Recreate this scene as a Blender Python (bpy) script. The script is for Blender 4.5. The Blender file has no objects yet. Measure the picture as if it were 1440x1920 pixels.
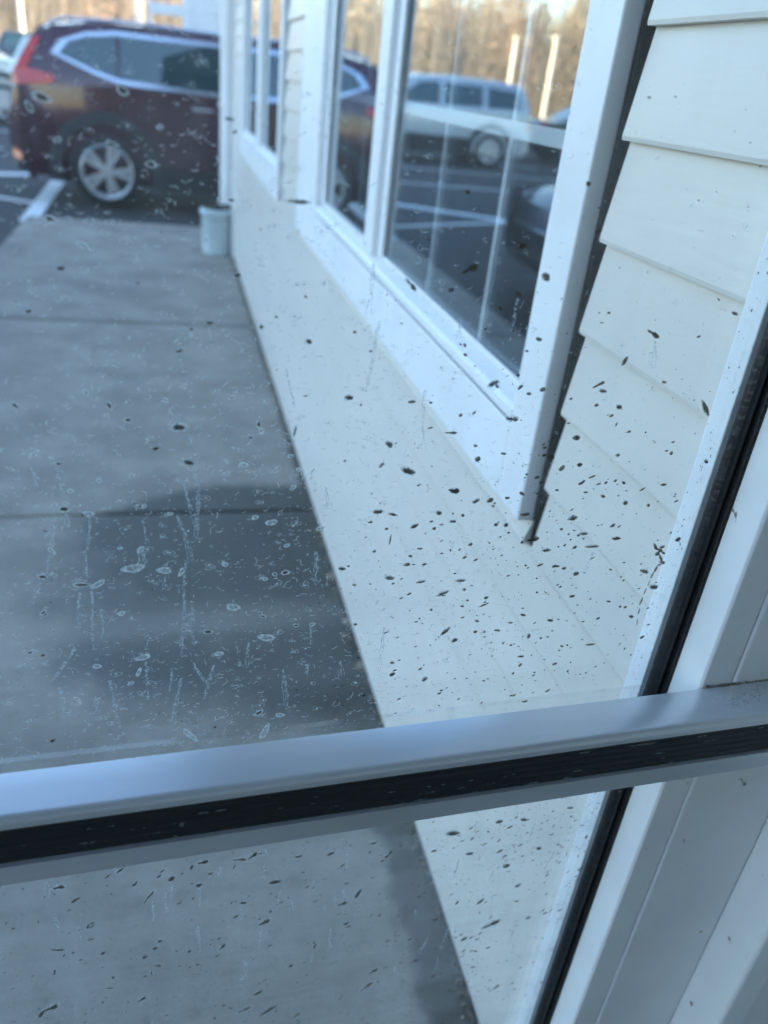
import bpy, bmesh, math, random
from mathutils import Vector, Matrix
from math import radians, sin, cos, pi, sqrt

# ------------------------------------------------------------------ camera, sky, sun, exposure
scene = bpy.context.scene
col = scene.collection
EYE = 1.28                                   # the phone is held 1.28 m above the pavement
YAW, PITCH, ROLL = 0.286688, 0.493183, -0.1154666
cam_data = bpy.data.cameras.new('camera')
cam = bpy.data.objects.new('camera', cam_data); col.objects.link(cam)
fwd = Vector((sin(YAW)*cos(PITCH), cos(YAW)*cos(PITCH), -sin(PITCH)))
rgt = Vector((cos(YAW), -sin(YAW), 0)); dwn = fwd.cross(rgt)
r2 = cos(ROLL)*rgt + sin(ROLL)*dwn; d2 = -sin(ROLL)*rgt + cos(ROLL)*dwn
m = Matrix((r2, -d2, -fwd)).transposed().to_4x4(); m.translation = (0, 0, EYE)
cam.matrix_world = m
cam_data.sensor_fit = 'VERTICAL'; cam_data.sensor_height = 33.666; cam_data.lens = 26.0
cam_data.clip_start = 0.01; cam_data.clip_end = 2000
cam_data.dof.use_dof = True; cam_data.dof.focus_distance = 0.60; cam_data.dof.aperture_fstop = 4.4
scene.camera = cam

SUN_EL, SUN_AZ = radians(12.0), radians(98.0)      # low winter sun from the right, behind the buildings
w = bpy.data.worlds.new('World'); scene.world = w; w.use_nodes = True
nt = w.node_tree; bg = nt.nodes['Background']
sky = nt.nodes.new('ShaderNodeTexSky'); sky.sky_type = 'NISHITA'; sky.sun_disc = False
sky.sun_elevation = SUN_EL; sky.sun_rotation = SUN_AZ; sky.air_density = 1.0; sky.dust_density = 0.6; sky.ozone_density = 2.0
hs = nt.nodes.new('ShaderNodeHueSaturation'); hs.inputs['Saturation'].default_value = 1.0     # the phone's white balance
nt.links.new(sky.outputs[0], hs.inputs['Color']); nt.links.new(hs.outputs[0], bg.inputs[0]); bg.inputs[1].default_value = 0.15
sun_data = bpy.data.lights.new('sun', 'SUN'); sun_data.energy = 4.6; sun_data.angle = radians(0.5)
sun_data.color = (1.0, 0.80, 0.56)
sun = bpy.data.objects.new('sun', sun_data); col.objects.link(sun)
sdir = Vector((sin(SUN_AZ)*cos(SUN_EL), cos(SUN_AZ)*cos(SUN_EL), sin(SUN_EL)))
sun.rotation_euler = sdir.to_track_quat('Z', 'Y').to_euler()
vs = scene.view_settings
vs.view_transform = 'Standard'; vs.look = 'None'; vs.gamma = 1; vs.use_curve_mapping = False
vs.exposure = 2.72
scene.cycles.transparent_max_bounces = 24
scene.cycles.max_bounces = 8; scene.cycles.caustics_reflective = False; scene.cycles.caustics_refractive = False

RND = random.Random(7)

# ------------------------------------------------------------------ helpers
def tag(o, label=None, cat=None, group=None, kind=None):
    if label: o['label'] = label
    if cat: o['category'] = cat
    if group: o['group'] = group
    if kind: o['kind'] = kind
    return o

def link(name, mesh, mat=None, parent=None, smooth=False):
    if mat is not None and not mesh.materials: mesh.materials.append(mat)
    if smooth:
        for p in mesh.polygons: p.use_smooth = True
    o = bpy.data.objects.new(name, mesh); col.objects.link(o)
    if parent is not None: o.parent = parent
    return o

def empty(name, loc=(0, 0, 0), rz=0):
    o = bpy.data.objects.new(name, None); o.location = loc; o.rotation_euler = (0, 0, rz)
    o.empty_display_size = 0.1; col.objects.link(o); return o

class MB:
    """collects shapes into one mesh"""
    def __init__(s): s.v = []; s.f = []
    def box(s, x0, x1, y0, y1, z0, z1):
        n = len(s.v)
        s.v += [(x0,y0,z0),(x1,y0,z0),(x1,y1,z0),(x0,y1,z0),(x0,y0,z1),(x1,y0,z1),(x1,y1,z1),(x0,y1,z1)]
        s.f += [tuple(n+i for i in q) for q in ((0,3,2,1),(4,5,6,7),(0,1,5,4),(1,2,6,5),(2,3,7,6),(3,0,4,7))]
        return s
    def prism(s, pts, a, b, axis='y'):
        """pts = outline in the plane across the axis, swept from a to b along it"""
        n = len(s.v); k = len(pts)
        for t in (a, b):
            for p, q in pts:
                s.v.append({'x': (t, p, q), 'y': (p, t, q), 'z': (p, q, t)}[axis])
        s.f.append(tuple(range(n, n+k))[::-1]); s.f.append(tuple(range(n+k, n+2*k)))
        for i in range(k):
            j = (i+1) % k; s.f.append((n+i, n+j, n+k+j, n+k+i))
        return s
    def tube(s, pts, rads, seg=8, caps=True):
        n0 = len(s.v); k = len(pts); P = [Vector(p) for p in pts]
        if not hasattr(rads, '__len__'): rads = [rads]*k
        for i, p in enumerate(P):
            d = (P[min(i+1, k-1)] - P[max(i-1, 0)]).normalized()
            a = d.cross(Vector((0, 0, 1)) if abs(d.z) < .9 else Vector((1, 0, 0))).normalized(); b = d.cross(a)
            for j in range(seg):
                t = 2*pi*j/seg; s.v.append(tuple(p + rads[i]*(cos(t)*a + sin(t)*b)))
        for i in range(k-1):
            for j in range(seg):
                j2 = (j+1) % seg
                s.f.append((n0+i*seg+j, n0+i*seg+j2, n0+(i+1)*seg+j2, n0+(i+1)*seg+j))
        if caps:
            s.f.append(tuple(n0+j for j in range(seg))[::-1]); s.f.append(tuple(n0+(k-1)*seg+j for j in range(seg)))
        return s
    def quad(s, *p):
        n = len(s.v); s.v += list(p); s.f.append(tuple(range(n, n+len(p)))); return s
    def mesh(s, name):
        me = bpy.data.meshes.new(name); me.from_pydata(s.v, [], s.f)
        bm = bmesh.new(); bm.from_mesh(me); bmesh.ops.recalc_face_normals(bm, faces=bm.faces); bm.to_mesh(me); bm.free()
        return me
    def build(s, name, mat, parent=None, bevel=0, smooth=False, seg=2):
        me = s.mesh(name)
        if bevel:
            bm = bmesh.new(); bm.from_mesh(me)
            es = [e for e in bm.edges if len(e.link_faces) == 2 and e.calc_face_angle(0) > .5]
            bmesh.ops.bevel(bm, geom=es, offset=bevel, segments=seg, affect='EDGES', profile=.5, clamp_overlap=True)
            bm.to_mesh(me); bm.free()
        return link(name, me, mat, parent, smooth)

# ------------------------------------------------------------------ materials
def nodes(m):
    m.use_nodes = True; t = m.node_tree; return t, t.nodes, t.links

def mat(name, c, rough=.6, metal=0, c2=None, scale=20, detail=5, bump=0, bscale=None, spec=.5, stretch=(1,1,1), coat=0, w=(.35,.65), dirt=None):
    """principled with a two-colour noise, a bump and optional dirt specks"""
    m = bpy.data.materials.new(name); t, N, L = nodes(m); b = N['Principled BSDF']
    b.inputs['Base Color'].default_value = (*c, 1); b.inputs['Roughness'].default_value = rough
    b.inputs['Metallic'].default_value = metal; b.inputs['Specular IOR Level'].default_value = spec
    b.inputs['Coat Weight'].default_value = coat
    g = N.new('ShaderNodeNewGeometry'); mp = N.new('ShaderNodeMapping'); mp.inputs['Scale'].default_value = stretch
    L.new(g.outputs['Position'], mp.inputs['Vector'])
    if c2:
        n = N.new('ShaderNodeTexNoise'); n.inputs['Scale'].default_value = scale; n.inputs['Detail'].default_value = detail
        n.inputs['Roughness'].default_value = .62
        L.new(mp.outputs[0], n.inputs['Vector'])
        r = N.new('ShaderNodeMapRange'); r.inputs['From Min'].default_value = w[0]; r.inputs['From Max'].default_value = w[1]
        L.new(n.outputs['Fac'], r.inputs['Value'])
        x = N.new('ShaderNodeMix'); x.data_type = 'RGBA'
        x.inputs[6].default_value = (*c, 1); x.inputs[7].default_value = (*c2, 1)
        L.new(r.outputs[0], x.inputs[0]); L.new(x.outputs[2], b.inputs['Base Color'])
        if dirt:
            n3 = N.new('ShaderNodeTexNoise'); n3.inputs['Scale'].default_value = dirt[1]; n3.inputs['Detail'].default_value = 2
            L.new(g.outputs['Position'], n3.inputs['Vector'])
            r3 = N.new('ShaderNodeMapRange'); r3.inputs['From Min'].default_value = dirt[2]; r3.inputs['From Max'].default_value = dirt[2]+.03
            L.new(n3.outputs['Fac'], r3.inputs['Value'])
            x3 = N.new('ShaderNodeMix'); x3.data_type = 'RGBA'; x3.inputs[7].default_value = (*dirt[0], 1)
            L.new(r3.outputs[0], x3.inputs[0]); L.new(x.outputs[2], x3.inputs[6]); L.new(x3.outputs[2], b.inputs['Base Color'])
    if bump:
        n2 = N.new('ShaderNodeTexNoise'); n2.inputs['Scale'].default_value = bscale or scale; n2.inputs['Detail'].default_value = 6
        L.new(mp.outputs[0], n2.inputs['Vector'])
        bp = N.new('ShaderNodeBump'); bp.inputs['Strength'].default_value = bump; bp.inputs['Distance'].default_value = .01
        L.new(n2.outputs['Fac'], bp.inputs['Height']); L.new(bp.outputs[0], b.inputs['Normal'])
    return m

M = {}
M['siding'] = mat('cream_vinyl_siding', (.655,.615,.57), .34, c2=(.605,.57,.53), scale=3, bump=.05, bscale=60, stretch=(1,.25,2))
M['trim'] = mat('white_painted_trim', (.80,.80,.82), .42, c2=(.75,.75,.77), scale=9, bump=.03, bscale=50)
M['groove'] = mat('dirty_shaded_channel', (.012,.012,.012), .9, c2=(.03,.027,.022), scale=140, bump=.6)  # near black holds the gap's deep shadow as well as its dirt
M['frame'] = mat('painted_door_frame', (.80,.80,.82), .36, c2=(.74,.74,.76), scale=14, bump=.02, bscale=200, dirt=((.20,.17,.13), 55, .73))
M['ext'] = mat('weathered_white_frame', (.80,.82,.84), .5, c2=(.68,.70,.71), scale=120, w=(.58,.72), bump=.08, dirt=((.30,.28,.25), 240, .74))
M['rail'] = mat('grey_aluminium_rail', (.66,.68,.72), .25, metal=.45, c2=(.61,.63,.67), scale=6, stretch=(.4,8,8), bump=.015, bscale=90, dirt=((.15,.13,.11), 48, .78))
M['rubber'] = mat('black_rubber', (.006,.007,.009), .45, c2=(.014,.014,.016), scale=60, bump=.25, bscale=130, stretch=(.15,1,1), dirt=((.20,.20,.20), 95, .76))
M['chalk'] = mat('chalky_scuff', (.62,.66,.70), .9, c2=(.5,.53,.56), scale=80)
M['grit'] = mat('grit', (.16,.13,.09), .95, c2=(.4,.36,.3), scale=150)
M['kerb'] = mat('concrete_kerb', (.30,.29,.27), .9, c2=(.22,.215,.2), scale=8, bump=.3, bscale=60)
M['paint'] = mat('road_paint', (.74,.76,.78), .7, c2=(.5,.5,.5), scale=30, w=(.55,.75))
M['asphalt'] = mat('asphalt', (.030,.033,.040), .9, c2=(.022,.024,.030), scale=5, bump=.5, bscale=120)
M['grass'] = mat('dry_winter_grass', (.30,.24,.13), .95, c2=(.19,.16,.08), scale=.6, bump=.4, bscale=8)
M['soil'] = mat('dark_soil', (.03,.025,.02), .95, c2=(.06,.05,.035), scale=60, bump=.6)
M['bucket'] = mat('pale_blue_plastic', (.60,.70,.74), .45, c2=(.55,.65,.69), scale=12)
M['roof'] = mat('asphalt_shingle', (.10,.095,.09), .9, c2=(.06,.06,.06), scale=12, bump=.4)
M['muntin'] = mat('white_grille_bar', (.86,.88,.90), .5)
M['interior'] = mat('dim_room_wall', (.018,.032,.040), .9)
M['ceiling'] = mat('vestibule_ceiling', (.62,.62,.60), .9, c2=(.55,.55,.54), scale=4)
M['backwall'] = mat('vestibule_back_wall', (.62,.61,.60), .9, c2=(.55,.55,.54), scale=2)
M['vfloor'] = mat('vestibule_floor', (.28,.28,.27), .6, c2=(.2,.2,.2), scale=5, bump=.05)
M['bark'] = mat('bark', (.34,.28,.21), .95, c2=(.20,.16,.12), scale=3, stretch=(1,1,.2))
M['twig'] = mat('winter_twigs', (.42,.31,.23), .95, c2=(.30,.22,.17), scale=.8)
M['twig2'] = mat('tan_twigs', (.48,.40,.30), .95, c2=(.36,.29,.21), scale=.8)
M['leaf'] = mat('evergreen_needles', (.06,.075,.035), .9, c2=(.10,.10,.05), scale=.8)
M['pole'] = mat('cream_pole', (.72,.66,.56), .5)
M['maroon'] = mat('maroon_car_paint', (.055,.005,.022), .20, metal=.25, c2=(.046,.004,.018), scale=3, coat=1.0)
M['silver'] = mat('silver_car_paint', (.50,.54,.58), .3, metal=.3, coat=.7)
M['white_paint'] = mat('white_car_paint', (.75,.77,.8), .3, coat=.7)
M['dark_paint'] = mat('dark_car_paint', (.03,.035,.035), .3, metal=.3, coat=.7)
M['blue_paint'] = mat('blue_car_paint', (.02,.035,.065), .3, metal=.3, coat=.7)
M['red_paint'] = mat('red_car_paint', (.25,.03,.03), .3, metal=.1, coat=.7)
M['cladding'] = mat('black_cladding', (.022,.024,.028), .6, bump=.1, bscale=200)
M['tyre'] = mat('tyre_rubber', (.018,.018,.018), .85, bump=.3, bscale=60)
M['alloy'] = mat('alloy_wheel', (.55,.57,.60), .32, metal=.7)
M['chrome'] = mat('satin_chrome', (.62,.66,.74), .22, metal=.9)
M['carglass'] = mat('tinted_car_glass', (.015,.05,.06), .04, spec=1.0, coat=1.0)
M['redlens'] = mat('red_lamp_lens', (.55,.004,.008), .2, coat=.6)
M['clearlens'] = mat('clear_lamp_lens', (.7,.72,.75), .15, coat=.6)

def glass_mat(name, ior, film, tint=(1,1,1), mx=0.0, refl=(1,1,1)):
    """thin pane: clear + Fresnel mirror + a film of dust and painted reflection haze"""
    m = bpy.data.materials.new(name); t, N, L = nodes(m); N.remove(N['Principled BSDF'])
    out = N['Material Output']
    tr = N.new('ShaderNodeBsdfTransparent'); tr.inputs[0].default_value = (*tint, 1)
    gl = N.new('ShaderNodeBsdfGlossy'); gl.inputs['Roughness'].default_value = .012; gl.inputs[0].default_value = (*refl, 1)
    fr = N.new('ShaderNodeFresnel'); gb = N.new('ShaderNodeNewGeometry')
    io = N.new('ShaderNodeMapRange'); io.inputs['To Min'].default_value = ior; io.inputs['To Max'].default_value = 1/ior
    L.new(gb.outputs['Backfacing'], io.inputs['Value']); L.new(io.outputs[0], fr.inputs['IOR'])
    mxs = N.new('ShaderNodeMixShader'); last = tr
    if film:
        g = N.new('ShaderNodeNewGeometry')
        def noise(scale, lo, hi, top, st=(1,1,1)):
            mp = N.new('ShaderNodeMapping'); mp.inputs['Scale'].default_value = st; L.new(g.outputs['Position'], mp.inputs[0])
            n = N.new('ShaderNodeTexNoise'); n.inputs['Scale'].default_value = scale; n.inputs['Detail'].default_value = 6; L.new(mp.outputs[0], n.inputs['Vector'])
            r = N.new('ShaderNodeMapRange'); r.inputs['From Min'].default_value = lo; r.inputs['From Max'].default_value = hi; r.inputs['To Max'].default_value = top
            L.new(n.outputs['Fac'], r.inputs['Value']); return r
        a = noise(5, .35, .7, film); b = noise(26, .5, .72, film*.8, (.06,1,1)); c = noise(420, .66, .74, film*2.2)
        d = noise(40, .52, .75, film*.8, (1,1,.12))
        sz = N.new('ShaderNodeSeparateXYZ'); L.new(g.outputs['Position'], sz.inputs[0])
        e = noise(16, .42, .66, film*5.5, (.05,1,1.6))  # pale horizontal streaks painted in place of a reflection in the upper pane
        w1 = N.new('ShaderNodeMapRange'); w1.interpolation_type = 'SMOOTHSTEP'; w1.inputs['From Min'].default_value = .885; w1.inputs['From Max'].default_value = .925; L.new(sz.outputs[2], w1.inputs['Value'])
        w2 = N.new('ShaderNodeMapRange'); w2.interpolation_type = 'SMOOTHSTEP'; w2.inputs['From Min'].default_value = .985; w2.inputs['From Max'].default_value = .945; L.new(sz.outputs[2], w2.inputs['Value'])
        w3 = N.new('ShaderNodeMapRange'); w3.interpolation_type = 'SMOOTHSTEP'; w3.inputs['From Min'].default_value = .22; w3.inputs['From Max'].default_value = .02; L.new(sz.outputs[0], w3.inputs['Value'])
        for q in (w1, w2, w3):
            mu = N.new('ShaderNodeMath'); mu.operation = 'MULTIPLY'; L.new(e.outputs[0], mu.inputs[0]); L.new(q.outputs[0], mu.inputs[1]); e = mu
        s = a
        for q in (b, c, d, e):
            ad = N.new('ShaderNodeMath'); ad.operation = 'ADD'; L.new(s.outputs[0], ad.inputs[0]); L.new(q.outputs[0], ad.inputs[1]); s = ad
        df = N.new('ShaderNodeBsdfDiffuse'); df.inputs[0].default_value = (.75,.75,.75,1)
        tl = N.new('ShaderNodeBsdfTranslucent'); tl.inputs[0].default_value = (.75,.75,.75,1)
        m1 = N.new('ShaderNodeMixShader'); L.new(df.outputs[0], m1.inputs[1]); L.new(tl.outputs[0], m1.inputs[2])
        m2 = N.new('ShaderNodeMixShader'); L.new(s.outputs[0], m2.inputs[0]); L.new(tr.outputs[0], m2.inputs[1]); L.new(m1.outputs[0], m2.inputs[2]); last = m2
    fac = fr.outputs[0]
    if mx:
        a = N.new('ShaderNodeMath'); a.operation = 'MULTIPLY'; a.use_clamp = True; a.inputs[1].default_value = mx; L.new(fac, a.inputs[0]); fac = a.outputs[0]
    L.new(fac, mxs.inputs[0]); L.new(last.outputs[0], mxs.inputs[1]); L.new(gl.outputs[0], mxs.inputs[2]); L.new(mxs.outputs[0], out.inputs[0])
    return m
M['pane'] = glass_mat('dusty_hazed_door_glass', 1.5, .042, mx=.8)
M['pane_low'] = glass_mat('dusty_veiled_door_glass', 1.5, .13, mx=.9)  # heavier film: dust plus the pane's reflection veil painted in
M['winglass'] = glass_mat('double_glazing', 1.52, 0, tint=(.97,.99,1.0), mx=2.2, refl=(.86,.95,1.0))

def deposit(name, c, alpha, tl=.5):
    m = bpy.data.materials.new(name); t, N, L = nodes(m); N.remove(N['Principled BSDF'])
    out = N['Material Output']; tr = N.new('ShaderNodeBsdfTransparent')
    df = N.new('ShaderNodeBsdfDiffuse'); df.inputs[0].default_value = (*c,1)
    tn = N.new('ShaderNodeBsdfTranslucent'); tn.inputs[0].default_value = (*c,1)
    m1 = N.new('ShaderNodeMixShader'); m1.inputs[0].default_value = tl; L.new(df.outputs[0], m1.inputs[1]); L.new(tn.outputs[0], m1.inputs[2])
    g = N.new('ShaderNodeNewGeometry'); n = N.new('ShaderNodeTexNoise'); n.inputs['Scale'].default_value = 500; n.inputs['Detail'].default_value = 3
    L.new(g.outputs['Position'], n.inputs['Vector'])
    r = N.new('ShaderNodeMapRange'); r.inputs['From Min'].default_value = .3; r.inputs['From Max'].default_value = .65
    r.inputs['To Min'].default_value = alpha[0]; r.inputs['To Max'].default_value = alpha[1]; L.new(n.outputs['Fac'], r.inputs['Value'])
    m2 = N.new('ShaderNodeMixShader'); L.new(r.outputs[0], m2.inputs[0]); L.new(tr.outputs[0], m2.inputs[1]); L.new(m1.outputs[0], m2.inputs[2])
    L.new(m2.outputs[0], out.inputs[0]); return m
M['mud'] = deposit('dried_mud', (.085,.065,.045), (.80, 1.0), .25)
M['mud_edge'] = deposit('thin_mud', (.17,.14,.10), (.20, .75), .5)
M['deposit'] = deposit('mineral_deposit', (.72,.76,.76), (.35, 1.0), .65)
M['streak'] = deposit('water_streak', (.62,.70,.74), (.08, .60), .65)

def concrete():
    m = bpy.data.materials.new('pavement_concrete'); t, N, L = nodes(m); b = N['Principled BSDF']
    g = N.new('ShaderNodeNewGeometry'); sp = N.new('ShaderNodeSeparateXYZ'); L.new(g.outputs['Position'], sp.inputs[0])
    def noise(s, d=6, rough=.6):
        n = N.new('ShaderNodeTexNoise'); n.inputs['Scale'].default_value = s; n.inputs['Detail'].default_value = d; n.inputs['Roughness'].default_value = rough
        L.new(g.outputs['Position'], n.inputs['Vector']); return n.outputs['Fac']
    def mr(v, a, b_, lo=0., hi=1., sm=True):
        r = N.new('ShaderNodeMapRange'); r.interpolation_type = 'SMOOTHSTEP' if sm else 'LINEAR'
        for k, x in (('From Min', a), ('From Max', b_), ('To Min', lo), ('To Max', hi)): r.inputs[k].default_value = x
        L.new(v, r.inputs['Value']); return r.outputs[0]
    def op(o, a, b_):
        n = N.new('ShaderNodeMath'); n.operation = o
        for i, x in enumerate((a, b_)):
            if isinstance(x, (int, float)): n.inputs[i].default_value = x
            else: L.new(x, n.inputs[i])
        return n.outputs[0]
    X, Y = sp.outputs[0], sp.outputs[1]
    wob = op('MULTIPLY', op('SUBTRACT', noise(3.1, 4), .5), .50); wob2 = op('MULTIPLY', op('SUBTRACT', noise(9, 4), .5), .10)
    # darker patch on the slab, and a darker band along the foot of the wall
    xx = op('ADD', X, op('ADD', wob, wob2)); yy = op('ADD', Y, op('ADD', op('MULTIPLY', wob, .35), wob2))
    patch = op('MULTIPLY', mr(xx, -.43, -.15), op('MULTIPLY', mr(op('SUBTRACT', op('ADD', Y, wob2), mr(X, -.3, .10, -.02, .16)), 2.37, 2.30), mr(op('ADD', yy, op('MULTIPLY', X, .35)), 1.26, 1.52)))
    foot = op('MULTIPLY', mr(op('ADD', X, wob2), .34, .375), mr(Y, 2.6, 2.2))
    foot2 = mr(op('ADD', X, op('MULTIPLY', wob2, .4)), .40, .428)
    darken = op('MAXIMUM', op('MAXIMUM', patch, op('MULTIPLY', foot, .9)), foot2)
    x = N.new('ShaderNodeMix'); x.data_type = 'RGBA'; x.inputs[6].default_value = (.265,.24,.205,1); x.inputs[7].default_value = (.40,.365,.315,1)
    L.new(mr(noise(3.5, 8), .3, .7), x.inputs[0])
    x2 = N.new('ShaderNodeMix'); x2.data_type = 'RGBA'; x2.inputs[7].default_value = (.13,.13,.125,1)
    L.new(mr(noise(1.3, 4), .54, .72, 0, .55), x2.inputs[0]); L.new(x.outputs[2], x2.inputs[6])
    # fine sand grain, broom marks across the walk and hairline cracks
    mpb = N.new('ShaderNodeMapping'); mpb.inputs['Scale'].default_value = (3, 90, 1); L.new(g.outputs['Position'], mpb.inputs[0])
    nb = N.new('ShaderNodeTexNoise'); nb.inputs['Scale'].default_value = 2; nb.inputs['Detail'].default_value = 3; L.new(mpb.outputs[0], nb.inputs['Vector'])
    vo = N.new('ShaderNodeTexVoronoi'); vo.feature = 'DISTANCE_TO_EDGE'; vo.inputs['Scale'].default_value = 1.1
    wp = N.new('ShaderNodeTexNoise'); wp.inputs['Scale'].default_value = 4; wp.inputs['Detail'].default_value = 6; L.new(g.outputs['Position'], wp.inputs['Vector'])
    wa = N.new('ShaderNodeVectorMath'); wa.operation = 'ADD'; L.new(g.outputs['Position'], wa.inputs[0])
    wsc = N.new('ShaderNodeVectorMath'); wsc.operation = 'SCALE'; wsc.inputs['Scale'].default_value = .35; L.new(wp.outputs['Color'], wsc.inputs[0]); L.new(wsc.outputs[0], wa.inputs[1]); L.new(wa.outputs[0], vo.inputs['Vector'])
    crack = op('MULTIPLY', mr(vo.outputs['Distance'], .006, .001), mr(noise(1.7, 2), .5, .6))
    tone = op('ADD', op('MULTIPLY', mr(noise(260, 2), .3, .7), .30), op('MULTIPLY', mr(nb.outputs['Fac'], .3, .7), .22))
    tone = op('ADD', tone, op('MULTIPLY', mr(noise(34, 4), .5, .75), .35)); tone = op('MAXIMUM', tone, op('MULTIPLY', crack, .9))
    tone = op('MAXIMUM', tone, op('ADD', mr(op('ABSOLUTE', op('SUBTRACT', Y, 4.475), 0), .07, .02, 0, .85), op('MULTIPLY', mr(op('ABSOLUTE', op('SUBTRACT', Y, 6.6), 0), .35, .0, 0, .7), mr(noise(5, 3), .45, .6))))
    xg = N.new('ShaderNodeMix'); xg.data_type = 'RGBA'; xg.inputs[7].default_value = (.10,.095,.085,1)
    L.new(op('MULTIPLY', tone, .75), xg.inputs[0]); L.new(x2.outputs[2], xg.inputs[6]); x2 = xg
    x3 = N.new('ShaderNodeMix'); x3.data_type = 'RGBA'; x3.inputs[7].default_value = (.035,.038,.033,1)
    L.new(op('MULTIPLY', darken, .88), x3.inputs[0]); L.new(x2.outputs[2], x3.inputs[6]); L.new(x3.outputs[2], b.inputs['Base Color'])
    L.new(mr(darken, 0, 1, .85, .55), b.inputs['Roughness'])
    bp = N.new('ShaderNodeBump'); bp.inputs['Strength'].default_value = .35; bp.inputs['Distance'].default_value = .004
    L.new(noise(140, 5), bp.inputs['Height']); L.new(bp.outputs[0], b.inputs['Normal'])
    return m
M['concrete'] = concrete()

# ------------------------------------------------------------------ ground, kerb, pavement, road marks
LOT = -0.12                                   # the parking lot lies one kerb below the pavement
g = MB(); n = 24
g.quad((-900,-900,LOT-.03), (900,-900,LOT-.03), (900,900,LOT-.03), (-900,900,LOT-.03))
tag(g.build('ground', M['grass']), kind='structure')
g = MB(); g.quad((-34,-220,LOT), (60,-220,LOT), (60,46,LOT), (-34,46,LOT))
lot = tag(g.build('parking_lot', M['asphalt']), kind='structure')

walk = empty('sidewalk', (0,0,0)); tag(walk, kind='structure')
X0, X1 = -1.20, .447
joints = [-1.9, .16, 2.316, 4.475, 6.45, 7.575]
for a, b in zip(joints, joints[1:]):
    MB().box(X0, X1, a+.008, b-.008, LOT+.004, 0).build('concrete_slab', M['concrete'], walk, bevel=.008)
MB().box(X0+.01, X1-.01, -1.9, 7.56, LOT+.003, -.018).build('joint_filler', M['groove'], walk)
MB().box(X0+.02, X1, 7.572, 7.60, LOT+.003, -.03).build('kerb', M['kerb'], walk, bevel=.006)

def stripe(pts):
    mb = MB(); mb.prism(pts, LOT+.004, LOT+.008, 'z'); o = mb.build('painted_line', M['paint'], lot); return o
stripe([(-1.335,7.95),(-1.185,7.95),(-1.245,11.3),(-1.41,11.3)])
stripe([(-1.42,11.12),(-1.42,11.34),(-3.4,10.25),(-3.4,9.95)])
stripe([(-1.34,8.93),(-1.34,9.03),(-3.2,10.06),(-3.2,9.93)][::1])
for k in range(5):
    y = 13.6 + 2.8*k
    stripe([(-7.6,y),(-7.6,y+.1),(-2.4,y+.1),(-2.4,y)])
for k in range(7):
    x = -9.5 + 2.75*k
    stripe([(x,31),(x+.11,31),(x+.11,36),(x,36)])

# ------------------------------------------------------------------ the storefront building
XW = .4385
bld = empty('storefront_building', (XW,0,0))
tag(bld, 'cream clapboard storefront wall with white framed windows beside the pavement', 'building')
def B(mb, name, mt, parent=bld, **k):
    mb.v = [(x-XW,y,z) for x,y,z in mb.v]
    return mb.build(name, mt, parent, **k)
EX = .103; Z_BUTT = 1.353                     # clapboard exposure measured on the wall
EX = .0975
GAP = .032
WY0, WY1 = .817, 2.955                        # near window: outer edges of its casing
FY0, FY1 = 3.53, 5.62                         # far window
YE = 6.46; ZT = 2.95
SILL, WTOP = .803, 2.28
# backing walls (behind the boards), pierced by the two windows
bk = MB()
for y0, y1, z0, z1 in ((.47,YE,LOT,.772), (.47,WY0-GAP,.772,WTOP), (WY0,WY1,.772,SILL+.05), (WY0,WY0+.05,SILL+.05,WTOP), (WY1-.05,WY1,SILL+.05,WTOP), (WY1+GAP,FY0-GAP,.772,WTOP), (FY0,FY1,.772,SILL+.05), (FY0,FY0+.05,SILL+.05,WTOP), (FY1-.05,FY1,SILL+.05,WTOP), (FY1+GAP,YE,.772,WTOP), (.47,YE,WTOP,ZT)):
    bk.box(XW+.006, XW+.12, y0, y1, z0, z1)
B(bk, 'wall', M['groove'])
B(MB().box(XW+.12, 14, YE-.14, YE, LOT, ZT).box(13.9, 14, -90, YE-.14, LOT, ZT).box(XW+.122, 14, -90, -89.9, LOT, ZT), 'wall', M['siding'])  # rear run is out of view, lengthened to shade the ground behind
# dim room behind the glass
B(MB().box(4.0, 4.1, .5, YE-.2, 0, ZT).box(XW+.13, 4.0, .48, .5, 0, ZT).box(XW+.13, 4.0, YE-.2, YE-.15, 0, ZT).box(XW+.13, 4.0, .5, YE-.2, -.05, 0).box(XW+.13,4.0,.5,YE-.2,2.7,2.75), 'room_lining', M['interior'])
# roof
rf = MB(); rf.prism([(-.02,ZT),(14.4,ZT),(14.4,ZT+.18),(7.4,6.3),(-.02,ZT+.18)], -90.3, YE+.35, 'y'); B(rf, 'roof', M['roof'])  # carried far back, unseen, for the shadow it throws on the lot
B(MB().box(-.05,-.022,-90.3,YE+.35,ZT-.02,ZT+.16), 'fascia', M['trim'], bevel=.004)

def boards(y0, y1, zlo, zhi):
    z = Z_BUTT
    while z > zlo: z -= EX
    while z < zhi - .01:
        a = max(z, zlo); b = min(z+EX+.004, zhi)
        if b - a > .012:
            ta = .0060*(1-(a-z)/EX)
            pts = [(XW+.0055,a),(XW-ta,a),(XW-ta-.0006,a+.004),(XW+.0045,b),(XW+.0055,b)]
            o = B(MB().prism(pts, y0, y1, 'y'), 'siding_board', M['siding'])
        z += EX
boards(.475, WY0-.029, .77, ZT)
boards(.475, YE, .012, .77)
boards(WY0-.001, WY1+.001, .77, SILL)
boards(FY0-.001, FY1+.001, .77, SILL)
boards(WY0-.029, WY1+.024, WTOP+.02, ZT)
boards(WY1+.027, FY0-.027, .77, ZT)
boards(FY0-.027, FY1+.024, WTOP+.02, ZT)
boards(FY1+.027, YE-.1, .77, ZT)
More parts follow.
